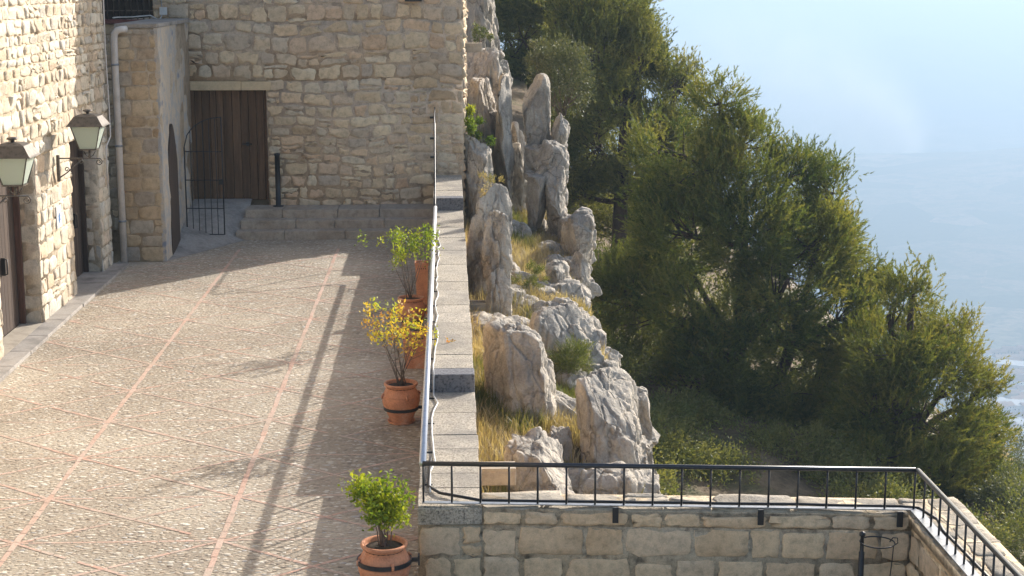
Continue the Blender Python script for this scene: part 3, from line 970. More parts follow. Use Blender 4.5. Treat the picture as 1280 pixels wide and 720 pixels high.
# ------------------------------------------------------------------ stone steps
stp = empty('stone_steps', (-2.5, 36.9, 0), 'three broad worn stone steps up to the foot of the far wall', 'steps')
sy = [36.9, 37.27, 37.64]
rs = random.Random(9)
for i in range(3):
    x0, x1 = -4.95 + 0.07 * i, PX0 - 0.003
    mb = MB()
    x = x0
    while x < x1 - 0.01:
        e = x + rs.uniform(0.8, 1.5)
        if x1 - e < 0.5: e = x1
        mb.box(x + 0.004, e - 0.004, sy[i] + rs.uniform(-.012, .012), YF - 0.01 if i == 2 else sy[i] + 0.5, 0.2 * i - 0.02, 0.2 * (i + 1) + rs.uniform(-.006, .006), 0.02)
        x = e
    loc_(mb.build('step', M['step'], stp), stp)

# ------------------------------------------------------------------ bollard
bo = MB()
bo.lathe([(0.0, 0.0), (0.13, 0.0), (0.13, 0.02), (0.062, 0.03), (0.062, 1.22), (0.075, 1.225), (0.07, 1.27), (0.0, 1.285)], (-4.08, 38.2, 0.60), 20)
tag(bo.build('bollard', M['iron']), 'black iron post standing on the top step right of the plank door', 'bollard')

# ------------------------------------------------------------------ iron gate
def gate():
    root = empty('iron_gate', (-6.0, 36.55, 0.0), 'open iron bar gate with a quarter round top, beside the arched side door', 'gate', rz=rad(-4))
    W, Hh, R = 0.86, 2.88, 0.93
    zb = 0.20
    fr = MB()
    def top(x): return 2.2 + (Hh - 2.2) * math.sqrt(max(0, 1 - (1 - x / W) ** 2))
    fr.tube([(0, 0, zb), (0, 0, top(0.0))], 0.016)
    fr.tube([(W, 0, zb), (W, 0, top(W))], 0.014)
    fr.tube([(W * i / 12, 0, top(W * i / 12)) for i in range(13)], 0.012)
    for z in (zb, 0.80, 1.45, 2.1):
        fr.tube([(0, 0, z), (W, 0, z)], 0.011)
    fr.build('frame', M['iron'], root)
    for i in range(1, 6):
        x = W * i / 6
        b = MB().tube([(x, 0.0, zb), (x, 0.0, top(x))], 0.009, 6)
        b.build('bar', M['iron'], root)
    l = MB().box(W - 0.09, W - 0.01, -0.03, 0.03, 1.35, 1.47, 0.004)
    l.build('lock', M['iron'], root)
gate()

# ------------------------------------------------------------------ drainpipe, cables, junction box
pp = MB().tube([(-6.94, 33.98, 0.02), (-6.94, 33.98, 4.72), (-6.92, 33.98, 4.84), (-6.86, 33.98, 4.91), (-6.78, 33.98, 4.93), (-6.70, 34.06, 4.93)], 0.07, 14)
dp = pp.build('drainpipe', M['pipe'])
tag(dp, 'off white drainpipe running down the corner beside the annex', 'drainpipe')
for z in (0.9, 2.5, 4.2):
    MB().lathe([(0.074, -0.02), (0.082, -0.02), (0.082, 0.02), (0.074, 0.02)], (-6.94, 33.98, z), 16).build('clamp', M['steel'], dp)
cb = MB().tube([(XL + 0.10, 33.5, 9), (XL + 0.08, 33.5, 5.6), (XL + 0.08, 33.45, 4.6), (XL + 0.08, 33.55, 3.3), (XL + 0.09, 33.5, 2.75), (XL + 0.05, 33.2, 2.55), (XL + 0.05, 33.2, 1.7)], 0.016, 6)
tag(cb.build('wall_cable', M['pipe']), 'thin beige cable hanging down the end of the left wall next to the drainpipe', 'cable')
jb = MB().box(-6.75, -6.58, YF - 0.13, YF - 0.05, 5.12, 5.30, 0.01)
tag(jb.build('junction_box', M['white_box']), 'white electrical box on the far wall above the annex', 'junction box')
cv = MB().tube([(-6.7, YF - 0.09, 9), (-6.7, YF - 0.09, 5.31)], 0.012, 6)
cv.tube([(-6.7, YF - 0.1, 5.11), (-6.75, YF - 0.2, 5.0), (-6.9, YF - 0.5, 5.12), (-7.2, YF - 1.2, 5.1), (-7.3, YF - 2.2, 5.12), (-7.15, YF - 3.5, 5.14)], 0.016, 6)
tag(cv.build('white_cable', M['cable_white']), 'white cable drooping from the junction box across the annex roof', 'cable')
br_ = MB()
br_.box(-1.0, -0.6, YF - 0.30, YF - 0.04, 5.43, 5.50, 0.01)
br_.lathe([(0.0, 0.0), (0.09, 0.0), (0.12, 0.12), (0.05, 0.2), (0.0, 0.2)], (-0.82, YF - 0.25, 5.33 + 0.16), 12)
tag(br_.build('wall_floodlight', M['iron']), 'black lamp fitting high on the far wall', 'lamp')

# ------------------------------------------------------------------ wall lanterns
def mat_lantern_glass():
    m, nt, out = new_mat('frosted_glass')
    p = nt.nodes.new('ShaderNodeBsdfPrincipled')
    p.inputs['Base Color'].default_value = (0.72, 0.78, 0.70, 1)
    p.inputs['Roughness'].default_value = 0.5
    p.inputs['Transmission Weight'].default_value = 0.35
    tr = nt.nodes.new('ShaderNodeBsdfTranslucent'); tr.inputs[0].default_value = (0.72, 0.78, 0.70, 1)
    mx = nt.nodes.new('ShaderNodeMixShader'); mx.inputs[0].default_value = 0.35
    nt.links.new(p.outputs[0], mx.inputs[1]); nt.links.new(tr.outputs[0], mx.inputs[2]); nt.links.new(mx.outputs[0], out.inputs[0])
    return m
M['lglass'] = mat_lantern_glass()
def lantern(y, label):
    """Origin at the wall plate; arm runs +X."""
    root = empty('wall_lantern', (XL, y, 2.78), label, 'street lamp', 'iron lanterns on the left wall')
    A = 0.62
    b = MB()
    b.box(0.02, 0.075, -0.035, 0.035, -0.42, 0.06, 0.008)
    b.tube([(0.05, 0, 0), (A + 0.16, 0, 0)], 0.013, 8)
    b.tube([(0.05, 0, -0.36), (0.2, 0, -0.26), (A - 0.14, 0, -0.02)], 0.012, 8)
    def spiral(cx, cz, r, turns, a0, s=1):
        return [(cx + s * (r * (1 - 0.7 * i / 26)) * math.cos(a0 + turns * 2 * PI * i / 26), 0, cz + (r * (1 - 0.7 * i / 26)) * math.sin(a0 + turns * 2 * PI * i / 26)) for i in range(27)]
    b.tube(spiral(A + 0.16, -0.065, 0.065, 1.4, PI / 2, -1), 0.009, 6)
    b.tube(spiral(A - 0.16, -0.055, 0.05, 1.4, PI / 2, 1), 0.009, 6)
    b.tube(spiral(0.2, -0.2, 0.05, 1.3, -PI / 2, 1), 0.009, 6)
    b.tube([(A, 0, 0.0), (A, 0, 0.14)], 0.022, 8)
    for s in (-1, 1):
        b.tube([(A, 0, 0.02), (A + s * 0.06, 0, 0.05), (A + s * 0.105, 0, 0.13)], 0.009, 6)
    b.build('bracket', M['rust_iron'], root)
    z0, z1, h0, h1 = 0.17, 0.60, 0.145, 0.26
    f = MB()
    for sx in (-1, 1):
        for sy_ in (-1, 1):
            f.tube([(A + sx * h0, sy_ * h0, z0), (A + sx * h1, sy_ * h1, z1)], 0.011, 6)
    for (hh_, zz) in ((h0, z0), (h1, z1)):
        f.box(A - hh_ - .01, A + hh_ + .01, -hh_ - .012, -hh_ + .01, zz - .012, zz + .012)
        f.box(A - hh_ - .01, A + hh_ + .01, hh_ - .01, hh_ + .012, zz - .012, zz + .012)
        f.box(A - hh_ - .012, A - hh_ + .01, -hh_ + .01, hh_ - .01, zz - .0115, zz + .0115)
        f.box(A + hh_ - .01, A + hh_ + .012, -hh_ + .01, hh_ - .01, zz - .0115, zz + .0115)
    f.box(A - h0, A + h0, -h0, h0, z0 - 0.008, z0 + 0.004)
    f.build('frame', M['rust_iron'], root)
    for ang in range(4):
        c, s = math.cos(ang * PI / 2), math.sin(ang * PI / 2)
        q = []
        for (u, hh_, zz, off) in ((-1, h0, z0, 0), (1, h0, z0, 0), (1, h1, z1, 0), (-1, h1, z1, 0), (-1, h0, z0, .006), (1, h0, z0, .006), (1, h1, z1, .006), (-1, h1, z1, .006)):
            a_, b_ = (hh_ - 0.003 - off), u * (hh_ - 0.012)
            q.append((A + a_ * c - b_ * s, a_ * s + b_ * c, zz + (0.014 if zz == z0 else -0.014)))
        MB().add(q, [(0, 1, 2, 3), (7, 6, 5, 4), (0, 4, 5, 1), (1, 5, 6, 2), (2, 6, 7, 3), (3, 7, 4, 0)]).build('glass_pane', M['lglass'], root)
    r = MB()
    e, m_2, t_ = 0.31, 0.17, 0.07
    rr = [(e + .02, z1 - .005), (e, z1 + .015), (m_2 + .04, z1 + 0.165), (m_2 - 0.03, z1 + .195), (t_, z1 + .205)]
    vs_ = [(A + sx * w, sy_ * w, z) for w, z in rr for sx, sy_ in ((-1, -1), (1, -1), (1, 1), (-1, 1))]
    fs_ = [(i * 4 + k_, i * 4 + (k_ + 1) % 4, i * 4 + 4 + (k_ + 1) % 4, i * 4 + 4 + k_) for i in range(4) for k_ in range(4)] + [(16, 17, 18, 19), (3, 2, 1, 0)]
    r.add(vs_, fs_)
    ro = r.build('roof', M['rust_iron'], root)
    fi = MB().lathe([(0.03, z1 + .2), (0.03, z1 + .235), (0.09, z1 + .25), (0.075, z1 + .275), (0.0, z1 + .285)], (A, 0, 0), 16)
    fi.build('finial', M['rust_iron'], ro)
    MB().lathe([(0.0, z0 + .02), (0.03, z0 + .02), (0.03, z0 + .1), (0.055, z0 + .17), (0.045, z0 + .23), (0.0, z0 + .26)], (A, 0, 0), 16).build('bulb', M['white_box'], root)
    return root
lantern(24.06, 'nearer iron lantern cut by the left edge, beside the first doorway')
lantern(29.12, 'farther iron lantern on the pier between the two doorways')

# ------------------------------------------------------------------ parapet
par = empty('parapet', (0, 26, 0), 'long low parapet with grey granite coping stepping up towards the far building', 'parapet')
fp = lambda u, v, w: (PX0 + 0.045 - w, u, v)
fp2 = lambda u, v, w: (PX1 - 0.045 + w, u, v)
pl = []
for (a, b, zt) in ((YN + 0.05, YR1, Z1 - 0.09), (YR1, YR2, Z2 - 0.09), (YR2, YF - 0.06, Z3 - 0.09)):
    a += 0.06
    pl.append(masonry(a, b, 0.0, zt, fp, (0.2, 0.3), (0.3, 0.6), 0.02, 0.02, 0.008, (), int(a * 7), 0.5, 0.08, thick=0.2))
    pl.append(masonry(a, b, -2.6, zt, fp2, (0.2, 0.3), (0.3, 0.6), 0.02, 0.02, 0.008, (), int(a * 9), 0.5, 0.08, thick=0.2))
V_, F_, m_ = merge(pl)
loc_(build_np('wall', V_, F_, [M['mortar_near'], M['stone_near']], par, mi=m_), par)
cp = MB()
rc = random.Random(4)
def coping(a, b, zt, first=0.55):
    y = a
    while y < b - 0.01:
        e = y + rc.uniform(0.45, 1.05)
        if b - e < 0.35: e = b
        j = rc.uniform(-0.004, 0.004)
        cp.box(PX0 + rc.uniform(-.006, .006), PX1 + rc.uniform(-.012, .008), y + 0.005, e - 0.004, zt - 0.09, zt + j, 0.009)
        y = e
coping(YN - 0.02, YR1 + 0.01, Z1)
loc_(cp.build('coping', M['coping'], par), par)
cp = MB()
coping(YR1 + 0.35, YR2 + 0.01, Z2)
loc_(cp.build('coping', M['coping'], par), par)
cp = MB()
coping(YR2 + 0.35, YF - 0.06, Z3)
loc_(cp.build('coping', M['coping'], par), par)
for yr, za, zb_ in ((YR1, Z1, Z2), (YR2, Z2, Z3)):
    cr_ = MB().box(PX0, PX1, yr + 0.012, yr + 0.345, za - 0.088, zb_ - 0.002, 0.012)
    loc_(cr_.build('step_block', M['granite_shaded'], par), par)

# near wall, turning right and back towards the camera
sw_ = empty('terrace_wall', (2, YN, 0), 'near ashlar wall of honey coloured blocks under the black railing, bottom right', 'wall')
XW = 4.55
def fnear(u, v, w):   # slight skew as photographed
    return (u, YN - w - 0.084 * (u + 0.33), v)
Aw = masonry(PX1 + 0.0, XW, 0.0, Z1 - 0.19, fnear, (0.28, 0.31), (0.3, 0.78), 0.03, 0.013, 0.008, (), 61, 0.5, 0.0, thick=0.4, res=5, rnd=(0.01, 0.09))
Aw2 = masonry(PX1 + 0.0, XW, Z1 - 0.19, Z1 - 0.032, fnear, (0.17, 0.17), (0.3, 0.72), 0.03, 0.016, 0.009, (), 62, 0.4, 0.0, thick=0.4, res=5, rnd=(0.01, 0.09))
Aw3 = masonry(PX0, PX1 - 0.0, 0.0, Z1 - 0.2, fnear, (0.2, 0.32), (0.25, 0.5), 0.03, 0.016, 0.009, (), 63, 0.4, 0.15, thick=0.3, res=5, rnd=(0.01, 0.09))
Z1T = Z1 - 0.032
fright = lambda u, v, w: (XW - w + 0.0, u, v)
Ar = masonry(1.0, YN - 0.42, 0.0, Z1T, fright, (0.26, 0.32), (0.35, 0.8), 0.03, 0.016, 0.01, (), 64, 0.4, 0.05, thick=0.35, res=5, rnd=(0.01, 0.09))
fout = lambda u, v, w: (XW + 0.60 + w, u, v)
Ao = masonry(1.0, YN + 0.03, -3.0, Z1T, fout, (0.25, 0.34), (0.35, 0.8), 0.025, 0.03, 0.012, (), 65, 0.5, 0.05, thick=0.3)
fback = lambda u, v, w: (u, YN + 0.50 + w - 0.084 * (u + 0.33), v)
Ab = masonry(PX1, XW + 0.60, -3.0, Z1T, fback, (0.25, 0.34), (0.35, 0.8), 0.025, 0.03, 0.012, (), 66, 0.5, 0.05, thick=0.2)
V_, F_, m_ = merge([Aw, Aw2, Aw3, Ar, Ao, Ab])
loc_(build_np('wall', V_, F_, [M['mortar_near'], M['stone_near']], sw_, mi=m_), sw_)
ftop = lambda u, v, w: (u, YN - 0.084 * (u + 0.33) + v, Z1 - 0.02 + w)
T1 = masonry(PX1 + 0.01, XW - 0.03, 0.0, 0.50, ftop, (0.2, 0.27), (0.35, 0.9), 0.008, 0.014, 0.01, (), 67, 0.9, 0.15, thick=0.1)
ftop2 = lambda u, v, w: (XW + v, u, Z1 - 0.02 + w)
T2 = masonry(1.0, YN + 0.06, -0.03, 0.60, ftop2, (0.24, 0.34), (0.25, 0.6), 0.008, 0.016, 0.01, (), 68, 0.9, 0.15, thick=0.1)
V_, F_, m_ = merge([T1, T2])
loc_(build_np('top_course', V_, F_, [M['mortar_near'], M['stone_top']], sw_, mi=m_), sw_)
cb_ = MB().box(PX0 - 0.005, PX1 - 0.002, YN - 0.06, YN - 0.022, Z1 - 0.185, Z1 - 0.012, 0.012)
cb_.box(PX0 - 0.005, PX1 - 0.002, YN - 0.022 - 0.0, YN + 0.3, Z1 - 0.185, Z1 - 0.1, 0.01)
loc_(cb_.build('corner_block', M['coping'], sw_), sw_)

# ------------------------------------------------------------------ railings
ZR = 1.235
def shear(u): return YN - 0.084 * (u + 0.33)
def railing(name, label, pts, spacing, base, feet, thick=0.026, plate=None, mat=None):
    root = empty(name, pts[0], label, 'railing')
    T = Matrix.Translation(root.location).inverted()
    hr = MB().tube(pts, thick, 12)
    loc_(hr.build('handrail', mat or M['iron_top'], root), root)
    if base:
        bs = MB()
        for a, b in zip(pts[:-1], pts[1:]):
            pass
        loc_(base.build('bottom_rail', M['steel'], root), root)
    if plate:
        loc_(plate.build('base_plate', M['steel'], root), root)
    return root
def add_balusters(root, lst, r=0.011):
    for (x, y, z0, z1) in lst:
        bz = MB().tube([(0, 0, 0), (0, 0, z1 - z0)], r, 8)
        o = bz.build('baluster', M['iron'], root)
        o.location = Vector((x, y, z0)) - root.location
# along the parapet
XR = -0.282
pr = railing('railing', 'long straight railing on the parapet beside the pots, silver in the sun', [(XR, shear(XR) + 0.02, ZR), (XR - 0.005, 33.35, ZR + 0.015)], 0.28, None, None, 0.036, None, M['sunlit_steel'])
bal = []
y = 15.62
while y < 33.4:
    zt = Z1 if y < YR1 + 0.01 else Z2
    bal.append((XR, y, zt + 0.0, ZR))
    y += 0.182
add_balusters(pr, bal, 0.009)
sr = MB().tube([(XR - 0.005, 33.3, ZR + 0.01), (XR - 0.01, 33.5, ZR + 0.07), (XR - 0.02, 35.15, 2.84), (XR - 0.03, 35.35, 2.93), (XR - 0.04, YF - 0.1, 2.93)], 0.017, 10)  # upper run of the rail, coloured black for the building's shade
loc_(sr.build('stair_handrail', M['iron'], pr), pr)
fe = MB()
fe.tube([(XR - 0.04, YF - 0.3, Z3), (XR - 0.04, YF - 0.3, 2.85)], 0.024, 8)
fe.tube([(XR - 0.02, 35.2, Z3), (XR - 0.02, 35.2, 2.85)], 0.02, 8)
for yy in np.arange(16.0, 33.9, 1.16):
    zt = Z1 if yy < YR1 else Z2
    fe.box(XR - 0.012, XR + 0.09, yy - 0.012, yy + 0.012, zt, zt + 0.012)
    fe.tube([(XR, yy, zt), (XR, yy, ZR - 0.03)], 0.014, 8)
for zz in (1.75, 2.2, 2.7):
    fe.box(XR - 0.16, XR - 0.06, YF - 0.2, YF - 0.04, zz - 0.02, zz + 0.02)
loc_(fe.build('post_feet', M['iron'], pr), pr)
# along the near wall
n0, n1 = (PX0 + 0.05, 0), (XW + 0.02, 0)
bp = MB()
def flat(u0, u1, y0, y1, z):
    return
vs_ = []
for u in (XR - 0.01, XW + 0.05):
    for v in (-0.005, 0.055):
        for z in (Z1 + 0.024, Z1 + 0.034):
            vs_.append((u, shear(u) + v, z))
bp.add(vs_, [(0, 1, 3, 2), (4, 6, 7, 5), (0, 4, 5, 1), (2, 3, 7, 6), (0, 2, 6, 4), (1, 5, 7, 3)])
nr = railing('railing', 'black railing with thin balusters across the near wall in front of the pines', [(XR, shear(XR) + 0.02, ZR), (XW + 0.02, shear(XW) + 0.02, ZR)], 0.27, None, None, 0.024, bp)
bal = []
x = XR + 0.0
k_ = 0
xs_b = np.linspace(XR + 0.005, XW + 0.02, 18)
for x in xs_b:
    bal.append((x, shear(x) + 0.02, Z1 + 0.03, ZR))
add_balusters(nr, bal)
MB().box(-0.035, 0.035, -0.012, 0.012, -0.17, 0.02, 0.004)
for xb in (1.63, 3.06, 4.42):
    o = MB().box(-0.03, 0.03, -0.012, 0.012, -0.13, 0.03, 0.004).build('bracket', M['iron'], nr)
    o.location = Vector((xb, shear(xb) - 0.055, Z1)) - nr.location
# along the right wall, towards the camera
bp = MB().box(XW - 0.02, XW + 0.09, 1.2, shear(XW) - 0.01, Z1 + 0.024, Z1 + 0.034)
rr_ = railing('railing', 'black railing running back along the right hand wall to the corner of the frame', [(XW + 0.04, shear(XW) + 0.0, ZR), (XW + 0.04, 1.2, ZR)], 0.27, None, None, 0.026, bp)
add_balusters(rr_, [(XW + 0.04, yy, Z1 + 0.03, ZR) for yy in np.arange(shear(XW) - 0.24, 1.2, -0.25)])

# ------------------------------------------------------------------ cables on the walls
rk = random.Random(8)
pts = []
y = 15.7
while y < 31.5:
    zt = (Z1 if y < YR1 else Z2) + 0.02
    pts.append((XR + 0.075 + rk.uniform(-.02, .035) + (0.05 if rk.random() < 0.15 else 0), y, zt))
    if y < YR1 < y + 0.35:
        pts.append((pts[-1][0], YR1 - 0.02, Z1 + .02)); pts.append((pts[-1][0], YR1 - 0.01, Z2 + .02))
        y = YR1 + 0.05
    y += 0.35
tag(MB().tube(pts, 0.011, 6).build('white_cable', M['cable_white']), 'wavy white cable lying on the parapet coping along the silver rail', 'cable')
pts = [(XR + 0.06, 16.9, Z1 + .02), (XR + 0.05, 15.9, Z1 + .02), (XR + 0.16, 15.65, Z1 + .03)] + [(x, shear(x) + 0.1 + rk.uniform(-.012, .012), Z1 + .035) for x in np.arange(0.3, XW - 0.2, 0.4)] + [(XW - 0.1, shear(XW) + 0.1, Z1 + .035), (XW + 0.08, shear(XW) + 0.04, Z1 + .035), (XW + 0.16, shear(XW) - 0.3, Z1 + .035)] + [(XW + 0.13 + rk.uniform(-.02, .03), yy, Z1 + .035) for yy in np.arange(14.3, 9, -0.4)]
tag(MB().tube(pts, 0.016, 6).build('black_cable', M['cable_black']), 'black cable lying behind the balusters on top of the near wall', 'cable')

# ------------------------------------------------------------------ plant ring stand at the bottom right
rst = empty('ring_stand', (3.975, 14.6, 0), 'black iron post with a hoop and hanging hook in front of the near wall', 'stand')
MB().lathe([(0.0, 0.0), (0.1, 0.0), (0.1, 0.015), (0.028, 0.02), (0.028, 0.52), (0.02, 0.53), (0.018, 0.68), (0.03, 0.69), (0.03, 0.72), (0.0, 0.735)], n=14).build('post', M['iron'], rst)
rg_ = MB().tube([(0.15 - 0.165 * math.cos(2 * PI * i / 32), 0.165 * math.sin(2 * PI * i / 32), 0.62 + 0.0) for i in range(33)], 0.007, 6)
rg_.build('hoop', M['iron'], rst)
hk = MB().tube([(0.27, 0, 0.62), (0.30, 0, 0.665), (0.345, 0, 0.66), (0.35, 0, 0.61), (0.31, 0, 0.58), (0.30, 0, 0.4), (0.27, 0, 0.05)], 0.0055, 6)
hk.build('hook', M['iron'], rst)

# ------------------------------------------------------------------ drain spouts
def spout(x, y, z, L, label):
    root = empty('drain_spout', (x, y, z), label, 'spout', 'stone spouts sticking out of the walls')
    MB().box(0, L, -0.16, 0.16, -0.22, -0.05, 0.012).build('channel', M['spout'], root)
    for s in (-1, 1):
        MB().box(0, L, s * 0.12 - 0.035, s * 0.12 + 0.035, -0.052, 0.0, 0.008).build('rim', M['spout'], root)
p_ = at(605, 572, X=PX1)
spout(PX1 - 0.02, 19.3, -0.02, 0.52, 'stone spout sticking out of the parapet just behind the near railing')
spout(PX1 - 0.02, 30.6, -0.22, 0.5, 'stone spout sticking out of the parapet among the middle rocks')
spout(0.37, 39.4, 4.42, 0.46, 'stone spout high on the right flank of the far building')

# ------------------------------------------------------------------ rocks
def vor(P, seed):
    I = np.floor(P).astype(int)
    best = np.full(len(P), 9e9); second = best.copy(); idv = np.zeros(len(P))
    for dx in (-1, 0, 1):
        for dy in (-1, 0, 1):
            for dz in (-1, 0, 1):
                c = I + [dx, dy, dz]
                h = _perm[(_perm[(_perm[(c[:, 0] + seed) & 4095] + c[:, 1]) & 4095] + c[:, 2]) & 4095]
                j = np.stack([_vals[h], _vals[(h * 7 + 11) & 4095], _vals[(h * 13 + 5) & 4095]], 1) * 0.5 + 0.5
                dd = np.linalg.norm(c + j - P, axis=1)
                nb_ = dd < best
                second = np.where(nb_, best, np.minimum(second, dd))
                idv = np.where(nb_, _vals[(h * 31 + 3) & 4095], idv)
                best = np.where(nb_, dd, best)
    return idv, second - best
def rock_mesh(sx, sy, sz, seed, sub=5, sq=3.0, cuts=9, rough=0.1, vert=1.0):
    bm = bmesh.new()
    bmesh.ops.create_icosphere(bm, subdivisions=sub, radius=1)
    D = np.array([v.co[:] for v in bm.verts])
    Fc = np.array([[v.index for v in f.verts] for f in bm.faces])
    bm.free()
    rg = np.random.default_rng(seed)
    D /= np.linalg.norm(D, axis=1, keepdims=True)
    r = 1.0 / (np.abs(D) ** sq).sum(1) ** (1 / sq)
    P = D * r[:, None]
    for _ in range(cuts):
        n = rg.normal(0, 1, 3); n[2] *= 0.6; n /= np.linalg.norm(n)
        h = rg.uniform(0.55, 0.95)
        dd = P @ n
        over = np.maximum(dd - h, 0)
        P = P - np.outer(over * 0.97, n)
    S = np.array([sx, sy, sz])
    P = (P - (P.max(0) + P.min(0)) / 2) / ((P.max(0) - P.min(0)) / 2)
    W = P * S
    o = rg.uniform(0, 100, 3)
    fr = np.array([1.0, 1.0, 0.45 if vert else 1.0])
    nz = fbm(W * fr * 1.1 + o, 5, 0.55)
    rd = 1 - np.abs(fbm(W * fr * 1.9 + o + 31, 4, 0.5)) * 2.4
    fis = np.clip(rd - 0.72, 0, 1)
    fine = fbm(W * 6 + o, 3, 0.6)
    amp = rough * (min(sx, sy, sz) ** 0.5) * 1.6
    q = W + 0.12 * np.stack([fbm(W * 1.5 + o + k * 9, 3) for k in range(3)], 1)
    cs = 0.75 * min(1.0, max(sx, 0.5))
    id1, e1 = vor(q / (np.array([0.55, 0.55, 1.1]) * cs * 1.5) + o[0], seed)
    id2, e2 = vor(q / (np.array([0.22, 0.22, 0.3]) * cs * 1.5) + o[1], seed + 50)
    blk = id1 * 0.10 * cs - 0.10 * cs * np.clip(1 - e1 / 0.10, 0, 1) + id2 * 0.028 * cs - 0.025 * cs * np.clip(1 - e2 / 0.12, 0, 1)
    nrm = D / S; nrm /= np.linalg.norm(nrm, axis=1, keepdims=True)
    W = W + nrm * blk[:, None]
    W = W + nrm * (0.6 * amp * (nz * 1.0 - fis * 2.6 + fine * 0.45 + 0.5 * fbm(W * fr * 3.0 + o + 77, 3, 0.6)))[:, None]
    return W, Fc
rock_labels = {}
def rock(px0, py0, px1, py1, Y, label, seed, dy=0.5, bury=0.35, sq=3.0, lean=(0, 0), rough=0.1, sub=5, cuts=12, group='pale limestone rocks'):
    if Y is None:      # stand it where its foot meets the ground
        Y = 18.0
        while Y < 60:
            q = at((px0 + px1) / 2, py1, Y=Y)
            if q[2] <= float(terr(min(q[0], 2.6), Y)) + 0.05: break
            Y += 0.1
        Y += 0.3 * (px1 - px0) / 2 * Y / F
    a = at(px0, (py0 + py1) / 2, Y=Y); b = at(px1, (py0 + py1) / 2, Y=Y)
    t = at((px0 + px1) / 2, py0, Y=Y); u = at((px0 + px1) / 2, py1, Y=Y)
    w = b[0] - a[0]; h = t[2] - u[2]
    z0 = u[2] - h * bury
    sx, sz = w / 2, (t[2] - z0) / 2
    sy_ = max(w, h * 0.4) * dy
    if px1 - px0 > 30: sub = 6
    V, Fc = rock_mesh(sx, sy_, sz, seed, sub, sq, cuts, rough)
    V[:, 0] += lean[0] * V[:, 2]; V[:, 1] += lean[1] * V[:, 2]
    o = build_np('limestone_rock', V + np.array([0, 0, sz]), Fc, M['rock'], smooth=False)
    o.location = ((a[0] + b[0]) / 2, Y, z0)
    tag(o, label, 'rock', group)
    return o
R = rock
R(577, 166, 616, 330, 38.9, 'rounded pale rock leaning at the outer corner of the far building', 1, 0.6, 0.1, sq=3.5)
R(584, 232, 642, 405, 32.2, 'tall split rock face rising beside the parapet above the middle spout', 2, 0.5, 0.15, lean=(0.03, 0), rough=0.11)
R(603, 262, 640, 345, 31.0, 'flat grey rock stuck to the front of the tall split rock', 22, 0.5, 0.2, rough=0.1)
R(606, 330, 638, 408, 30.6, 'narrow upright rock at the foot of the tall split rock', 28, 0.5, 0.2, rough=0.1)
R(584, 96, 630, 285, 41.5, 'wide fissured grey rock wall behind the bright green bush', 3, 0.4, 0.3, sq=4, rough=0.2)
R(618, 92, 640, 250, 41.0, 'narrow grey rock blade left of the tall pinnacle', 23, 0.9, 0.2, sq=4, rough=0.12)
R(636, 150, 662, 290, 43.0, 'shaded rock in the gap between the blade and the tall pinnacle', 29, 0.9, 0.2, sq=4, rough=0.1)
R(654, 92, 687, 192, 41.0, 'upright flat topped rock pinnacle in front of the olive bush', 4, 0.6, 0.1, sq=5, cuts=5, rough=0.08)
R(655, 182, 691, 236, 40.4, 'square rock block directly under the tall pinnacle', 5, 0.8, 0.2, sq=5, rough=0.1)
R(689, 140, 714, 184, 40.6, 'small upright block right of the tall pinnacle', 6, 0.8, 0.2, sq=4)
R(664, 176, 709, 226, 39.9, 'rounded block below the small upright block', 7, 0.7, 0.2, rough=0.12)
R(657, 215, 684, 288, 39.4, 'lower left block of the pinnacle column', 8, 0.8, 0.2, sq=5, rough=0.1)
R(679, 206, 710, 288, 39.2, 'lower right block of the pinnacle column', 9, 0.8, 0.2, sq=5, rough=0.1)
R(703, 262, 742, 330, 37.0, 'cliff edge rock below and right of the pinnacle column', 10, 0.9, 0.3, sq=4.5, cuts=6, rough=0.1)
R(704, 312, 740, 366, 35.4, 'tilted rock at the cliff edge under the grassy ledge', 11, 0.9, 0.3, sq=4)
R(699, 350, 738, 394, 33.6, 'lowest block in the cliff edge stack above the flat slab', 24, 0.9, 0.3, sq=4)
R(682, 326, 713, 364, None, 'small round grey boulder on the grassy ledge', 12, 0.9, 0.3)
R(667, 272, 688, 292, None, 'small flat white stone on top of the grassy ledge', 13, 0.9, 0.3)
R(664, 384, 754, 478, 27.6, 'broad flat topped tan slab above the big boulders', 14, 0.35, 0.3, sq=5, rough=0.07)
R(604, 408, 702, 545, 24.8, 'large rounded boulder between the dry grass and the broom bush', 15, 0.7, 0.2, sq=3.2, lean=(-0.1, 0.3), cuts=8)
R(722, 466, 804, 592, 23.0, 'largest pale boulder at the cliff edge, cracked across', 16, 0.8, 0.25, sq=3.6, lean=(-0.03, 0.22), rough=0.09, cuts=7)
R(772, 484, 820, 625, 24.8, 'grey slab leaning behind the largest boulder at the brink', 17, 0.7, 0.3, lean=(-0.05, 0), rough=0.12)
R(632, 552, 718, 625, 20.9, 'low wide boulder just behind the near railing', 18, 0.8, 0.4, sq=2.8, lean=(-0.1, 0.3), rough=0.09)
R(680, 534, 715, 575, None, 'small pointed stone behind the low wide boulder', 19, 0.8, 0.4)
R(722, 584, 794, 640, 21.6, 'flat faced boulder behind the balusters below the largest boulder', 20, 0.6, 0.4, sq=4, cuts=6)
R(748, 452, 774, 484, None, 'small rock wedged above the largest boulder', 21, 0.9, 0.3)
R(792, 575, 824, 640, 23.4, 'grey rock at the brink low behind the balusters', 30, 0.9, 0.3, rough=0.09)
R(628, 178, 664, 286, 41.6, 'dark recessed rock wall at the foot of the blade and the tall pinnacle', 31, 0.5, 0.3, sq=5, cuts=5, rough=0.12)
R(700, 272, 742, 300, 38.4, 'flat topped ledge block between the pinnacle column and the cliff edge rock', 32, 0.9, 0.6, sq=5, cuts=4)
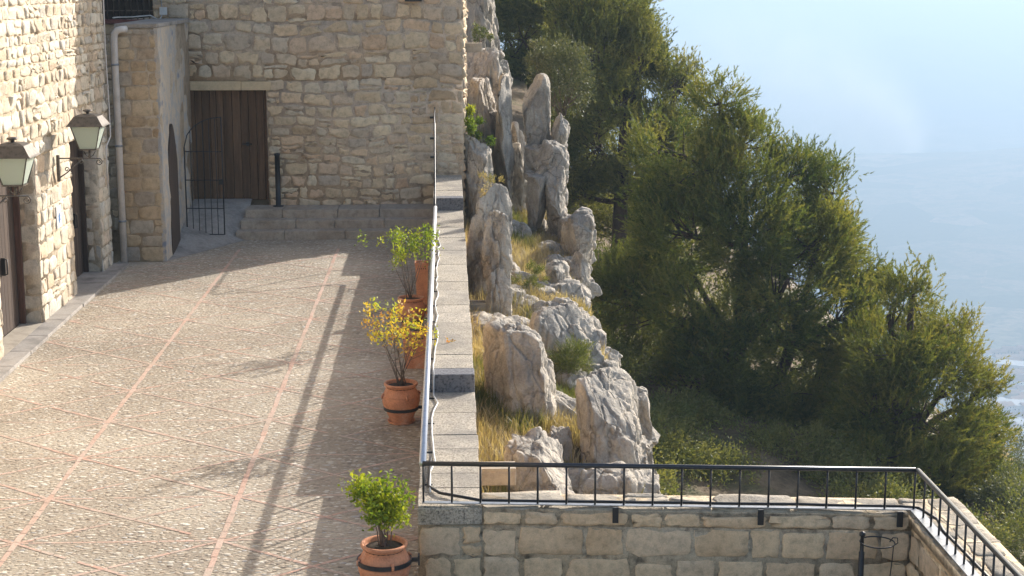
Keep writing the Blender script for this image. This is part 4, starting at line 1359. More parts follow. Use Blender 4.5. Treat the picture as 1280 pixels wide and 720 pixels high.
R(560, -190, 622, 105, 60.0, 'high crag rising out of frame behind the far building', 26, 0.5, 0.5, sq=4, rough=0.25, lean=(-0.12, 0))
R(572, 60, 640, 150, 52.0, 'lower crag shelf under the high crag', 27, 0.7, 0.9, rough=0.2)

rgx = np.random.default_rng(91)
for k in range(46):
    if k < 20:     # along the brink
        yy = 19.5 + k * 1.05 + rgx.uniform(-.3, .3)
        xx = float(np.interp(yy, [10, 18, 24, 30, 38, 46, 60], [4.0, 2.9, 2.75, 2.75, 3.0, 2.9, 3.2])) + rgx.uniform(-0.45, 0.25)
        hh_ = rgx.uniform(0.2, 0.42)
    else:
        xx, yy = rgx.uniform(0.6, 2.6), rgx.uniform(18.5, 39)
        hh_ = rgx.uniform(0.15, 0.42)
    w_ = rgx.uniform(0.3, 0.65)
    V, Fc = rock_mesh(w_, rgx.uniform(0.3, 0.6), hh_, 400 + k, 5, 2.8, 12, 0.1)
    V[:, 0] += -0.15 * V[:, 2]; V[:, 1] += 0.3 * V[:, 2]
    o = build_np('limestone_rock', V, Fc, M['rock'])
    o.location = (xx, yy, float(terr(xx, yy)) + hh_ * 0.1)
    o.rotation_euler = (0, 0, rgx.uniform(0, 6.28) if k >= 20 else rgx.uniform(-0.4, 0.4))
    if k < 20: tag(o, 'weathered rock in the row of low rocks along the brink of the drop', 'rock', 'low rocks along the brink')
    else: tag(o, 'low weathered rock half buried in the dry grass', 'rock', 'rocks half buried in the grass')

# ------------------------------------------------------------------ foliage generators
def orient(d, rg):
    """Perpendicular unit vectors for directions d (n,3)."""
    a = rg.normal(0, 1, d.shape)
    u = np.cross(d, a); u /= np.linalg.norm(u, axis=1, keepdims=True) + 1e-9
    return u, np.cross(d, u)
def needle_mesh(base, dirs, lens, tint, n_per, nlen, nwid, rg, spread=0.75, start=0.15):
    n = len(base)
    t = start + (1 - start) * rg.random((n, n_per))
    u, w = orient(dirs, rg)
    ph = rg.random((n, n_per)) * 2 * PI
    pos = base[:, None, :] + dirs[:, None, :] * (t * lens[:, None])[..., None]
    rad_ = u[:, None, :] * np.cos(ph)[..., None] + w[:, None, :] * np.sin(ph)[..., None]
    sp_ = spread * (1.15 - 0.7 * t) * rg.uniform(0.7, 1.2, t.shape)
    d = dirs[:, None, :] * 1.0 + rad_ * sp_[..., None]
    d /= np.linalg.norm(d, axis=2, keepdims=True)
    L = nlen * rg.uniform(0.7, 1.2, t.shape)
    side = np.cross(d.reshape(-1, 3), rg.normal(0, 1, (n * n_per, 3)))
    side /= np.linalg.norm(side, axis=1, keepdims=True) + 1e-9
    pos = pos.reshape(-1, 3); d = d.reshape(-1, 3); L = L.reshape(-1, 1)
    A = pos - side * nwid / 2
    B = pos + side * nwid / 2
    Cc = pos + d * L
    V = np.stack([A, B, Cc], 1).reshape(-1, 3)
    Fc = np.arange(len(V)).reshape(-1, 3)
    tt = np.repeat(np.clip(np.repeat(tint, n_per) + rg.normal(0, 0.08, n * n_per), 0, 1), 3)
    return V, Fc, tt

def leaf_mesh(pos, dirs, tint, L, Wd, rg):
    """Folded diamond leaves as two triangles."""
    n = len(pos)
    side = np.cross(dirs, rg.normal(0, 1, (n, 3))); side /= np.linalg.norm(side, axis=1, keepdims=True) + 1e-9
    ls = L * rg.uniform(0.6, 1.25, (n, 1))
    A = pos; B = pos + dirs * ls * 0.5 + side * Wd / 2; Cc = pos + dirs * ls; E = pos + dirs * ls * 0.5 - side * Wd / 2
    V = np.stack([A, B, Cc, E], 1).reshape(-1, 3)
    Fc = np.arange(4 * n).reshape(-1, 4)
    return V, Fc, np.repeat(np.clip(tint, 0, 1), 4)

def limb_path(a, b, rg, sag=0.15, n=5):
    a, b = np.array(a), np.array(b)
    L = np.linalg.norm(b - a)
    pts = []
    for i in range(n):
        t = i / (n - 1)
        p = a + (b - a) * t + np.array([0, 0, -1]) * sag * L * 4 * t * (1 - t) * 0.5 + rg.normal(0, 0.025 * L, 3) * (0 < i < n - 1)
        pts.append(tuple(p))
    return pts

def pine(name, label, base, trunks, lobes, Y, seed, mat, n_cl=1.0, cl_r=0.55, twigs=19, n_per=30, nlen=0.095, nwid=0.023, group='pines on the slope'):
    """lobes: (px, py, rx, ry, dY) read off the photograph at distance Y, each a round mass of shoots."""
    rg = np.random.default_rng(seed)
    root = empty(name, base, label, 'tree', group)
    base = np.array(base)
    tr = MB()
    heads = []
    for tp_ in trunks:     # polyline px,py,dY,r
        pts = [tuple(at(px, py, Y=Y + dy)) for px, py, dy, r in tp_]
        tr.tube([base + np.array([pts[0][0] - base[0], pts[0][1] - base[1], -0.6])] + pts, [tp_[0][3] * 1.25] + [r for *_, r in tp_], 10)
        heads += pts
    heads = np.array(heads)
    B_, D_, T_ = [], [], []
    limbs = MB()
    for (px, py, rx, ry, dy) in lobes:
        c = at(px, py, Y=Y + dy)
        k = (Y + dy) / F
        R3 = np.array([rx * k, (rx + ry) / 2 * k * 0.95, ry * k])
        area = 4 * PI * (R3[0] * R3[1] + R3[0] * R3[2] + R3[1] * R3[2]) / 3
        n = max(14, int(n_cl * area / (cl_r ** 2) * 1.25))
        d = rg.normal(0, 1, (n, 3)); d /= np.linalg.norm(d, axis=1, keepdims=True)
        q = c + d * R3 * rg.uniform(0.45, 1.0, (n, 1)) ** 0.5
        keep = fbm(q * 0.9 + seed, 3) > -0.08
        q, d = q[keep], d[keep]
        # limb from nearest trunk point to the lobe, then boughs to the shoots
        hi = heads[np.argmin(np.linalg.norm((heads - c) * [1, 1, 0.7], axis=1) + np.maximum(heads[:, 2] - c[2] + 0.5, 0) * 2)]
        lp = limb_path(hi, c, rg, 0.12)
        limbs.tube(lp, [0.11 * (1 - i / 6) + 0.02 for i in range(5)], 6)
        for j in rg.choice(len(q), min(len(q), 14), replace=False):
            limbs.tube(limb_path(lp[3] if rg.random() < .5 else lp[4], q[j], rg, 0.1, 4), [0.035, 0.026, 0.018, 0.01], 5)
        lob_t = rg.normal(0, 0.10)
        for p3, dd in zip(q, d):
            ax = dd * 0.8 + np.array([0, 0, 0.65]); ax /= np.linalg.norm(ax)
            nt_ = rg.integers(int(twigs * 0.6), twigs + 1)
            dv = ax + rg.normal(0, 0.42, (nt_, 3)); dv /= np.linalg.norm(dv, axis=1, keepdims=True)
            off = rg.normal(0, cl_r * 0.38, (nt_, 3))
            B_.append(p3 + off - dv * 0.15)
            D_.append(dv)
            ct = 0.5 + lob_t + rg.normal(0, 0.24)
            T_.append(np.full(nt_, ct) + rg.normal(0, 0.06, nt_))
    B_, D_, T_ = np.concatenate(B_), np.concatenate(D_), np.concatenate(T_)
    L_ = rg.uniform(0.28, 0.62, len(B_)) * cl_r / 0.55
    V, Fc, tt = needle_mesh(B_, D_, L_, T_, n_per, nlen, nwid, rg, 1.0, 0.05)
    o = loc_(tr.build('trunk', M['bark'], root), root)
    # limbs belong to the trunk
    loc_(limbs.build('branches', M['bark'], root), root)
    loc_(build_np('crown', V, Fc, mat, root, tint=tt), root)
    return root

def shrub(name, label, c, R3, n, L, Wd, mat, seed, group=None, stems=7, cat='shrub', ragged=0.5, tmean=0.5):
    rg = np.random.default_rng(seed)
    c = np.array(c, float); R3 = np.array(R3, float)
    z0 = c[2] - R3[2]
    root = empty(name, (c[0], c[1], z0), label, cat, group)
    ncl = max(12, n // 45)
    d = rg.normal(0, 1, (ncl, 3)); d /= np.linalg.norm(d, axis=1, keepdims=True)
    cc = d * R3 * rg.uniform(0.3, 1.0, (ncl, 1)) ** 0.6 * (0.95 + 0.75 * fbm(d * 1.6 + seed * 3.1, 3)[:, None])
    cc = cc[fbm((cc + c) * 2.0 + seed, 2) > -0.25]
    ct = tmean + rg.normal(0, 0.2, len(cc))
    k = rg.integers(0, len(cc), n)
    off = rg.normal(0, 1, (n, 3)) * R3.mean() * 0.13
    pos = c + cc[k] + off
    dirs = cc[k] / R3 + np.array([0, 0, 0.5]) + rg.normal(0, 0.7, (n, 3)); dirs /= np.linalg.norm(dirs, axis=1, keepdims=True)
    V, Fc, tt = leaf_mesh(pos, dirs, ct[k] + rg.normal(0, 0.1, n), L, Wd, rg)
    st = MB()
    for j in rg.choice(len(cc), min(stems, len(cc)), replace=False):
        st.tube(limb_path((c[0] + rg.normal(0, .04), c[1], z0 - 0.05), c + cc[j], rg, -0.08, 4), [0.03 * R3.mean() + .004, 0.02 * R3.mean() + .003, 0.012 * R3.mean() + .002, 0.004], 5)
    loc_(st.build('stems', M['twig'], root), root)
    loc_(build_np('foliage', V, Fc, mat, root, tint=tt), root)
    return root

# ------------------------------------------------------------------ pines
bA = at(918, 640, Y=46); bA[2] = float(terr(bA[0], bA[1]))
pine('pine_tree', 'big spreading pine in the centre with two dark trunks behind the railing', bA,
     [[(905, 640, 0, .34), (908, 560, 0, .28), (925, 430, .2, .22), (930, 300, .2, .13), (928, 210, 0, .06)],
      [(932, 640, .6, .36), (945, 560, .8, .26), (990, 430, 1.0, .18), (1020, 320, 1, .08)]],
     [(925, 185, 52, 42, 0), (872, 215, 55, 45, -.4), (985, 225, 48, 42, .3), (1035, 240, 36, 42, .8), (850, 290, 55, 50, -.8), (930, 290, 70, 55, -1.4), (1010, 310, 62, 50, -.5),
      (1070, 335, 30, 35, .5), (795, 370, 52, 48, 0), (870, 380, 65, 52, -1.8), (960, 390, 72, 55, -2), (1045, 400, 55, 48, -.8), (800, 450, 48, 45, .4), (870, 470, 62, 48, -1.4), (955, 490, 68, 50, -1.8), (1035, 490, 56, 46, -1),
      (860, 545, 48, 34, 0), (1000, 560, 50, 34, -.4), (935, 400, 60, 60, 2.0), (850, 300, 50, 50, 2), (1020, 300, 50, 50, 2.4), (1090, 380, 34, 38, .4), (1095, 440, 44, 46, 1.0), (1060, 540, 50, 44, 0), (910, 600, 44, 26, 1.6), (1010, 610, 50, 24, .8), (760, 350, 30, 36, 0.5), (770, 430, 34, 40, 1), (820, 240, 26, 34, 0), (820, 600, 50, 34, 1.5), (900, 500, 60, 46, -2.2), (965, 530, 60, 40, -2), (1030, 540, 50, 40, -1.6), (905, 440, 60, 50, -2.4), (985, 460, 60, 50, 1.5), (890, 550, 46, 30, 2.5), (960, 590, 60, 24, 2.5), (925, 240, 60, 50, -.8), (985, 350, 60, 50, -2), (1040, 300, 40, 44, 0), (850, 560, 56, 36, -3), (930, 572, 60, 30, -3.4), (1005, 568, 56, 32, -3.4), (1060, 560, 50, 40, -3), (790, 540, 34, 40, -2), (900, 130, 30, 30, .5), (830, 190, 40, 40, 1)],
     46, 101, M['needle'], 1.45)
bB = at(1130, 680, Y=43); bB[2] = float(terr(bB[0], bB[1]))
pine('pine_tree', 'pine on the right whose ragged edge stands against the valley', bB,
     [[(1120, 680, 0, .3), (1122, 560, 0, .22), (1135, 450, 0, .14), (1140, 370, 0, .06)]],
     [(1140, 368, 40, 34, 0), (1110, 395, 35, 34, -.6), (1185, 405, 36, 36, .2), (1120, 445, 50, 42, -1.2), (1190, 465, 42, 42, 0), (1090, 510, 46, 40, -1), (1150, 520, 52, 44, -1.4), (1215, 530, 32, 38, .3),
      (1110, 585, 50, 38, -.6), (1175, 590, 46, 40, -.8), (1222, 585, 26, 26, .2), (1060, 590, 40, 28, 0), (1200, 420, 24, 22, 1.2), (1140, 640, 50, 26, 0), (1205, 640, 30, 22, 0), (1233, 480, 14, 10, .4), (1240, 540, 18, 14, .4), (1085, 440, 40, 44, .6), (1040, 560, 44, 44, 1.2), (1050, 620, 60, 26, 1), (1150, 430, 50, 50, 1), (1160, 630, 60, 30, 1.5), (1200, 560, 44, 44, 1), (1110, 540, 60, 50, 1.5), (1150, 470, 50, 46, -1.2), (1185, 540, 44, 40, -1), (1120, 500, 50, 44, -1.6), (1200, 615, 36, 24, -.6), (1140, 610, 50, 28, -1.2), (1100, 575, 56, 34, -2), (1165, 585, 50, 36, -2)],
     43, 102, M['needle_green'], 1.5)
bC = at(778, 360, Y=58); bC[2] = float(terr(bC[0], bC[1]))
pine('pine_tree', 'tall pine behind the rocks with its bare lower trunk showing', bC,
     [[(772, 350, 0, .32), (776, 250, 0, .26), (782, 150, 0, .2), (775, 40, 0, .1)], [(800, 345, .8, .2), (808, 270, .8, .15), (825, 180, .6, .07)]],
     [(765, 20, 46, 42, 0), (800, 72, 42, 36, -.6), (845, 105, 30, 32, 0), (740, 70, 52, 46, -1), (778, 130, 52, 40, -1.4), (826, 170, 42, 38, -.8), (750, 185, 44, 36, 0), (800, 225, 46, 34, -1), (722, 240, 26, 32, 1), (878, 122, 16, 22, .3), (862, 175, 34, 32, .3), (840, 245, 40, 36, 0), (800, 120, 60, 50, 1.5), (770, 60, 60, 55, 1.5), (770, 200, 60, 50, 1.5), (830, 280, 44, 34, 1.2), (775, 275, 40, 26, 2.5), (725, 20, 44, 44, 0), (735, 150, 44, 44, 1)],
     58, 103, M['needle_far'], 1.5, 0.6, 18, 22, 0.11, 0.032)
bD = at(690, 300, Y=66); bD[2] = float(terr(bD[0], bD[1]))
pine('pine_tree', 'dark pine reaching out of the top of the frame between crag and tall pine', bD,
     [[(690, 300, 0, .34), (690, 150, 0, .26), (692, 20, 0, .16), (695, -120, 0, .08)]],
     [(650, -20, 40, 50, 0), (700, 0, 48, 45, -.8), (655, 50, 38, 44, 0), (700, 80, 40, 44, 0), (730, -40, 44, 40, 0), (690, -100, 40, 40, 0), (655, 120, 34, 40, .6), (700, 160, 38, 40, .6), (648, 170, 26, 34, 1), (655, 230, 40, 40, 1.5), (700, 250, 40, 40, 1.5), (640, 100, 40, 50, 2), (680, 110, 60, 60, 2), (740, 20, 60, 60, 2), (690, 190, 60, 50, 2.5), (640, 20, 44, 50, 2), (745, 250, 44, 44, 2), (700, 310, 50, 34, 2), (745, 120, 60, 60, 3), (632, 40, 36, 60, 3), (640, 150, 40, 60, 3)],
     66, 104, M['needle_far'], 1.4, 0.65, 18, 20, 0.12, 0.036)
bE = at(770, 480, Y=52); bE[2] = float(terr(bE[0], bE[1]))
pine('pine_tree', 'low dark pine filling the gap between the rock slab and the big pine', bE,
     [[(775, 500, 0, .2), (775, 420, 0, .12), (778, 360, 0, .05)]],
     [(765, 385, 30, 30, 0), (790, 340, 28, 26, 1), (770, 440, 36, 36, 0), (800, 500, 44, 40, -.4), (850, 580, 44, 34, 0), (835, 330, 34, 44, 1.5), (765, 500, 34, 34, 1), (800, 420, 50, 50, 1.5), (760, 560, 40, 34, 0.5), (820, 540, 50, 40, 1.5), (880, 600, 50, 30, 2)],
     52, 105, M['needle_far'], 1.8)

# shrubs and small trees
rgS = np.random.default_rng(77)
c = at(702, 95, Y=45.2)
shrub('olive_bush', 'dense grey green bush on top of the rocks behind the pinnacle', c, (0.98, 0.9, 1.05), 9000, 0.085, 0.035, M['olive_leaf'], 201, tmean=0.55, stems=16)
c = at(672, 75, Y=45.6)
shrub('olive_bush', 'paler sprig of bush left above the pinnacle top', c, (0.42, 0.4, 0.5), 1500, 0.085, 0.035, M['olive_leaf'], 202, tmean=0.8)
c = at(598, 160, Y=38.95)
shrub('green_bush', 'bright green bush against the corner of the far building', c, (0.34, 0.4, 0.46), 2600, 0.06, 0.03, M['green_leaf'], 203, tmean=0.55)
c = at(612, 232, Y=33.6)
shrub('dry_bush', 'yellowish dry bush at the top of the tall split rock', c, (0.24, 0.3, 0.36), 900, 0.08, 0.015, M['straw'], 204, tmean=0.45)
c = at(715, 455, Y=26.9)
shrub('broom_bush', 'dark green broom bush between the two large boulders', c, (0.4, 0.4, 0.42), 2600, 0.13, 0.012, M['bush_leaf'], 205, tmean=0.6)
c = at(655, 347, Y=33.0)
shrub('broom_bush', 'small rounded green bush at the left of the grassy ledge', c, (0.33, 0.3, 0.3), 1600, 0.1, 0.012, M['bush_leaf'], 206, tmean=0.6)
c = at(681, 225, Y=40.5)
shrub('ledge_plant', 'small grassy tuft on the front of the pinnacle column', c, (0.26, 0.25, 0.34), 900, 0.09, 0.012, M['bush_leaf'], 207, tmean=0.9)
c = at(598, 38, Y=52)
shrub('ledge_plant', 'little bush clinging to the high crag', c, (0.4, 0.4, 0.35), 800, 0.09, 0.03, M['bush_leaf'], 208, tmean=0.5)
und = [(600, 105), (0, 0)]
spots = [(770, 620, 34, 'leafy scrub behind the slab at the brink, low between balusters'), (830, 600, 38, 'pale scrub left of the two dark trunks'), (885, 628, 39, 'scrub at the foot of the left dark trunk'), (985, 600, 41, 'scrub to the right of the two dark trunks'),
         (1040, 625, 40, 'scrub beneath the big pine near the railing corner'), (1095, 640, 38, 'scrub just left of the railing corner'), (1190, 655, 37, 'scrub beyond the corner of the wall top'), (775, 520, 40, 'dark bush against the brink right of the largest boulder'), (815, 555, 39, 'tall dark scrub between the brink and the dark trunks'), (768, 440, 44, 'dark bush just right of the broad tan slab'), (850, 585, 42, 'scrub in the shade left of the big pine trunks')]
for i, (px, py, Y, lab) in enumerate(spots):
    p3 = at(px, py, Y=Y)
    zt = float(terr(p3[0], p3[1]))
    hgt = max(0.6, p3[2] - zt)
    shrub('scrub_bush', lab, (p3[0], Y, zt + hgt * 0.55), (1.5, 1.2, hgt * 0.65), 6000, 0.1, 0.04, M['bush_leaf'], 300 + i, 'scrub under the pines', tmean=0.75)
right = [(1262, 600, 52, 1.5, 'grey green tree at the right edge above the wall corner', 'olive_leaf'), (1232, 640, 47, 1.0, 'light scrub left of the tree at the right edge', 'bush_leaf'),
         (1275, 660, 44, 1.1, 'dark bush at the right edge beside the outer wall face', 'bush_leaf'), (1248, 690, 41, 0.9, 'lower dark bush next to the outer wall face', 'olive_leaf'),
         (1222, 612, 56, 1.0, 'yellowish scrub under the tip of the right pine', 'straw'), (1280, 560, 60, 1.4, 'top of a tree cut by the right edge', 'olive_leaf'), (1262, 640, 50, 0.8, 'straw coloured scrub in the middle of the right hand bushes', 'straw'), (1285, 715, 38, 1.2, 'dark shrub at the bottom right corner beyond the wall', 'bush_leaf')]
for i, (px, py, Y, r, lab, mt) in enumerate(right):
    p3 = at(px, py, Y=Y)
    zt = float(terr(p3[0], p3[1]))
    hz_ = max(r, (p3[2] - 0.2 - zt) / 1.6 + 0.3)
    shrub('hillside_bush', lab, (p3[0], Y, max(p3[2] - 0.2, zt + 0.7) - (hz_ - r)), (r * 1.1, r * 1.1, hz_), 6000, 0.1, 0.04, M[mt], 330 + i, 'bushes on the slope at the right edge', tmean=0.6, stems=14)

# ------------------------------------------------------------------ dry grass
def grass():
    rg = np.random.default_rng(5)
    n = 11000
    x = rg.uniform(0.35, 3.3, n); y = rg.uniform(18.0, 44, n) 
    dens = fbm(np.stack([x * 0.9, y * 0.6, x * 0 + 1.7], -1), 3)
    keep = dens > -0.22 + 0.2 * rg.normal(0, 1, n)
    x, y = x[keep], y[keep]
    z = terr(x, y)
    n = len(x)
    green = np.clip(0.62 + 0.55 * fbm(np.stack([x * 0.8, y * 0.5, x * 0 + 9.7], -1), 2) * 2.2, 0, 1)
    K = 14
    az = rg.uniform(0, 2 * PI, (n, K))
    H = rg.uniform(0.12, 0.46, (n, 1)) * (1.25 - 0.25 * x[:, None] / 2) * rg.uniform(0.5, 1.1, (n, K))
    lean = rg.uniform(0.1, 0.8, (n, K))
    bx_ = x[:, None] + rg.normal(0, 0.05, (n, K)); by_ = y[:, None] + rg.normal(0, 0.05, (n, K)); bz_ = np.repeat(z[:, None] - 0.04, K, 1)
    dx, dy = np.cos(az), np.sin(az)
    wv = 0.006 + 0.004 * rg.random((n, K))
    A = np.stack([bx_ - dy * wv, by_ + dx * wv, bz_], -1)
    B = np.stack([bx_ + dy * wv, by_ - dx * wv, bz_], -1)
    m1 = np.stack([bx_ + dx * H * lean * 0.35, by_ + dy * H * lean * 0.35, bz_ + H * 0.62], -1)
    sd = np.stack([dy * wv * 0.7, -dx * wv * 0.7, wv * 0], -1)
    T = np.stack([bx_ + dx * H * lean, by_ + dy * H * lean, bz_ + H * (1.08 - lean * 0.35)], -1)
    V = np.stack([A, B, m1 + sd, m1 - sd, T], 2).reshape(-1, 3)
    k = np.arange(n * K) * 5
    F4 = np.stack([k, k + 1, k + 2, k + 3], -1)
    F3 = np.stack([k + 3, k + 2, k + 4, k + 4], -1)
    me_t = np.repeat(np.clip(green[:, None] + rg.normal(0, 0.12, (n, K)), 0, 1).reshape(-1), 5)
    # triangles written as their own array
    V2 = V.reshape(-1, 5, 3)
    q1 = V2[:, [0, 1, 2]]; q2 = V2[:, [0, 2, 3]]; q3 = V2[:, [3, 2, 4]]
    VV = np.concatenate([q1, q2, q3], 1).reshape(-1, 3)
    tt = np.repeat(me_t.reshape(-1, 5)[:, 0], 9)
    return VV, np.arange(len(VV)).reshape(-1, 3), tt
V, Fc, tt = grass()
tag(build_np('dry_grass', V, Fc, M['straw'], tint=tt), 'dry yellow grass growing between the rocks', 'grass', kind='stuff')

# ------------------------------------------------------------------ potted plants
def pot_parts(root, sc=1.0, saucer=True):
    pot = MB().lathe([(0.0, 0.02), (0.15, 0.02), (0.158, 0.04), (0.175, 0.10), (0.228, 0.20), (0.258, 0.30), (0.256, 0.38), (0.215, 0.465), (0.19, 0.50), (0.225, 0.525), (0.235, 0.545), (0.228, 0.56), (0.205, 0.56), (0.195, 0.54), (0.19, 0.50), (0.0, 0.495)], n=40)
    for a in range(0, 360, 90):
        c_, s_ = math.cos(rad(a + 20)), math.sin(rad(a + 20))
        pot.tube([(0.245 * c_, 0.245 * s_, 0.42), (0.272 * c_, 0.272 * s_, 0.40), (0.27 * c_, 0.27 * s_, 0.36)], 0.014, 6)
    for z in (0.345, 0.39):
        pot.tube([(0.2575 * math.cos(2 * PI * i / 40), 0.2575 * math.sin(2 * PI * i / 40), z) for i in range(41)], 0.005, 6)
    po_ = pot.build('pot', M['terracotta'], root)
    MB().lathe([(0.195, 0.49), (0.19, 0.515), (0.1, 0.53), (0.0, 0.525)], n=24).build('soil', M['soil'], root)
    if saucer:
        MB().lathe([(0.0, 0.0), (0.17, 0.0), (0.19, 0.035), (0.182, 0.035), (0.165, 0.018), (0.0, 0.018)], n=32).build('saucer', M['terracotta'], root)
def pot_ring(x, y, z, r, label):
    root = empty('pot_ring', (x, y, z), label, 'bracket', 'iron rings holding the pots to the parapet')
    b = MB()
    n = 40
    vs_, fs_ = [], []
    for i in range(n):
        a = 2 * PI * i / n
        for rr2, zz in ((r, -0.022), (r + 0.009, -0.022), (r + 0.009, 0.022), (r, 0.022)):
            vs_.append((rr2 * math.cos(a), rr2 * math.sin(a), zz))
        for k in range(4):
            fs_.append((i * 4 + k, i * 4 + (k + 1) % 4, ((i + 1) % n) * 4 + (k + 1) % 4, ((i + 1) % n) * 4 + k))
    b.add(vs_, fs_)
    b.build('hoop', M['iron'], root)
    MB().box(r + 0.004, PX0 - x + 0.02, -0.012, 0.012, -0.02, 0.02).build('arm', M['iron'], root)
    MB().box(PX0 - x + 0.005, PX0 - x + 0.022, -0.04, 0.04, -0.05, 0.05).build('wall_plate', M['iron'], root)
def plant(root, seed, height, spread, n_st, leaves, L, Wd, mat, tm, tsd, z0=0.51, bend=0.0, clump=0.05):
    """Upright woody stems, forked, with leaf rosettes towards the tips."""
    rg = np.random.default_rng(seed)
    st = MB()
    tips = []
    for i in range(n_st):
        a = rg.uniform(0, 2 * PI)
        r = spread * rg.uniform(0.25, 1.0)
        top = np.array([r * math.cos(a) + bend * rg.uniform(0.3, 1), r * math.sin(a), z0 + height * rg.uniform(0.6, 1.0)])
        b = np.array([rg.normal(0, 0.04), rg.normal(0, 0.04), z0])
        mid = b + (top - b) * 0.5 + np.array([0, 0, 0.08]) + rg.normal(0, 0.02, 3)
        st.tube([b, (b + mid) / 2 + rg.normal(0, 0.01, 3), mid, top], [0.008, 0.0065, 0.005, 0.0025], 5)
        tips.append(top)
        for k in range(rg.integers(2, 5)):
            t = rg.uniform(0.35, 0.95)
            q = b + (top - b) * t + np.array([0, 0, 0.08 * math.sin(t * PI)])
            e = q + np.array([rg.normal(0, 1), rg.normal(0, 1), 0.7]) * spread * 0.38
            st.tube([q, (q + e) / 2 + rg.normal(0, 0.01, 3), e], [0.004, 0.003, 0.002], 4)
            tips.append(e)
    tips = np.array(tips)
    tt = tm + rg.normal(0, tsd, len(tips))
    k = rg.integers(0, len(tips), leaves)
    d = rg.normal(0, 1, (leaves, 3)) + np.array([0, 0, 0.5]); d /= np.linalg.norm(d, axis=1, keepdims=True)
    pos = tips[k] + rg.normal(0, clump, (leaves, 3)) * [1, 1, 1.2]
    V, Fc, t2 = leaf_mesh(pos, d, tt[k] + rg.normal(0, 0.08, leaves), L, Wd, rg)
    st.build('stems', M['twig'], root)
    build_np('foliage', V, Fc, mat, root, tint=t2)
PXP = -0.63
def potted(y, x, label, **kw):
    root = empty('potted_plant', (x, y, 0.0), label, 'potted plant', 'terracotta pots along the parapet')
    pot_parts(root)
    plant(root, **kw)
    return root
potted(14.95, -0.66, 'terracotta pot with a dense bright yellow green shrub, nearest, cut by the bottom edge', seed=1, height=0.62, spread=0.26, n_st=12, leaves=2600, L=0.055, Wd=0.027, mat=M['green_leaf'], tm=0.72, tsd=0.2)
potted(21.25, -0.675, 'terracotta pot with a tall sparse plant of yellow and reddish leaves', seed=2, height=1.15, spread=0.5, n_st=13, leaves=900, L=0.058, Wd=0.028, mat=M['yellow_leaf'], tm=0.55, tsd=0.3, bend=-0.13, clump=0.04)
potted(27.2, -0.665, 'terracotta pot with a tall airy plant of fresh green leaves, farthest pot', seed=3, height=1.35, spread=0.5, n_st=9, leaves=1300, L=0.06, Wd=0.028, mat=M['green_leaf'], tm=0.6, tsd=0.2, bend=-0.1, clump=0.055)
pot_ring(-0.66, 14.95, 0.38, 0.262, 'black iron ring round the nearest pot with the dense yellow green shrub')
pot_ring(-0.675, 21.25, 0.21, 0.232, 'black iron ring round the pot with yellow and reddish leaves')
pot_ring(-0.665, 27.2, 0.16, 0.215, 'black iron ring round the farthest pot with the airy green plant')
# square terracotta planters with pierced tops
def planter(x, y, z, h, label):
    root = empty('terracotta_planter', (x, y, z), label, 'planter', 'square terracotta planters by the parapet')
    a, b = 0.15, 0.19
    mb = MB()
    prof = [(a, 0), (b, h - 0.06), (b + 0.015, h - 0.055), (b + 0.015, h), (b - 0.02, h), (a - 0.01, 0.05)]
    vs_ = [(sx * w, sy_ * w, zz) for w, zz in prof for sx, sy_ in ((-1, -1), (1, -1), (1, 1), (-1, 1))]
    fs_ = [(i * 4 + k, i * 4 + (k + 1) % 4, i * 4 + 4 + (k + 1) % 4, i * 4 + 4 + k) for i in range(len(prof) - 1) for k in range(4)] + [(3, 2, 1, 0), (20, 21, 22, 23)]
    mb.add(vs_, fs_)
    mb.build('body', M['terracotta'], root)
    dk = MB()
    for k in range(5):
        xx = -0.12 + k * 0.06
        dk.lathe([(0.0, 0.0), (0.014, 0.0), (0.014, 0.006), (0.0, 0.006)], (0, 0, 0), 10)
        for q in range(len(dk.v) - 40, len(dk.v)):
            vx, vy, vz = dk.v[q]
            dk.v[q] = (vx + xx, -(b - 0.002) - vz + 0.0, h - 0.11 + vy)
    dk.build('dark_hole_discs', M['cable_black'], root)  # black discs stand for the shade inside the holes; none is cut
    MB().box(-b + 0.03, b - 0.03, -b + 0.03, b - 0.03, h - 0.05, h - 0.03).build('soil', M['soil'], root)
    return root
planter(-0.545, 24.45, 0.0, 0.60, 'tall tapering terracotta planter with small pierced holes, between the yellow plant and the farthest pot')
pl2 = planter(-0.50, 28.5, 0.0, 0.95, 'terracotta planter half hidden behind the farthest potted plant')
pl2.scale = (0.6, 0.6, 1.0)

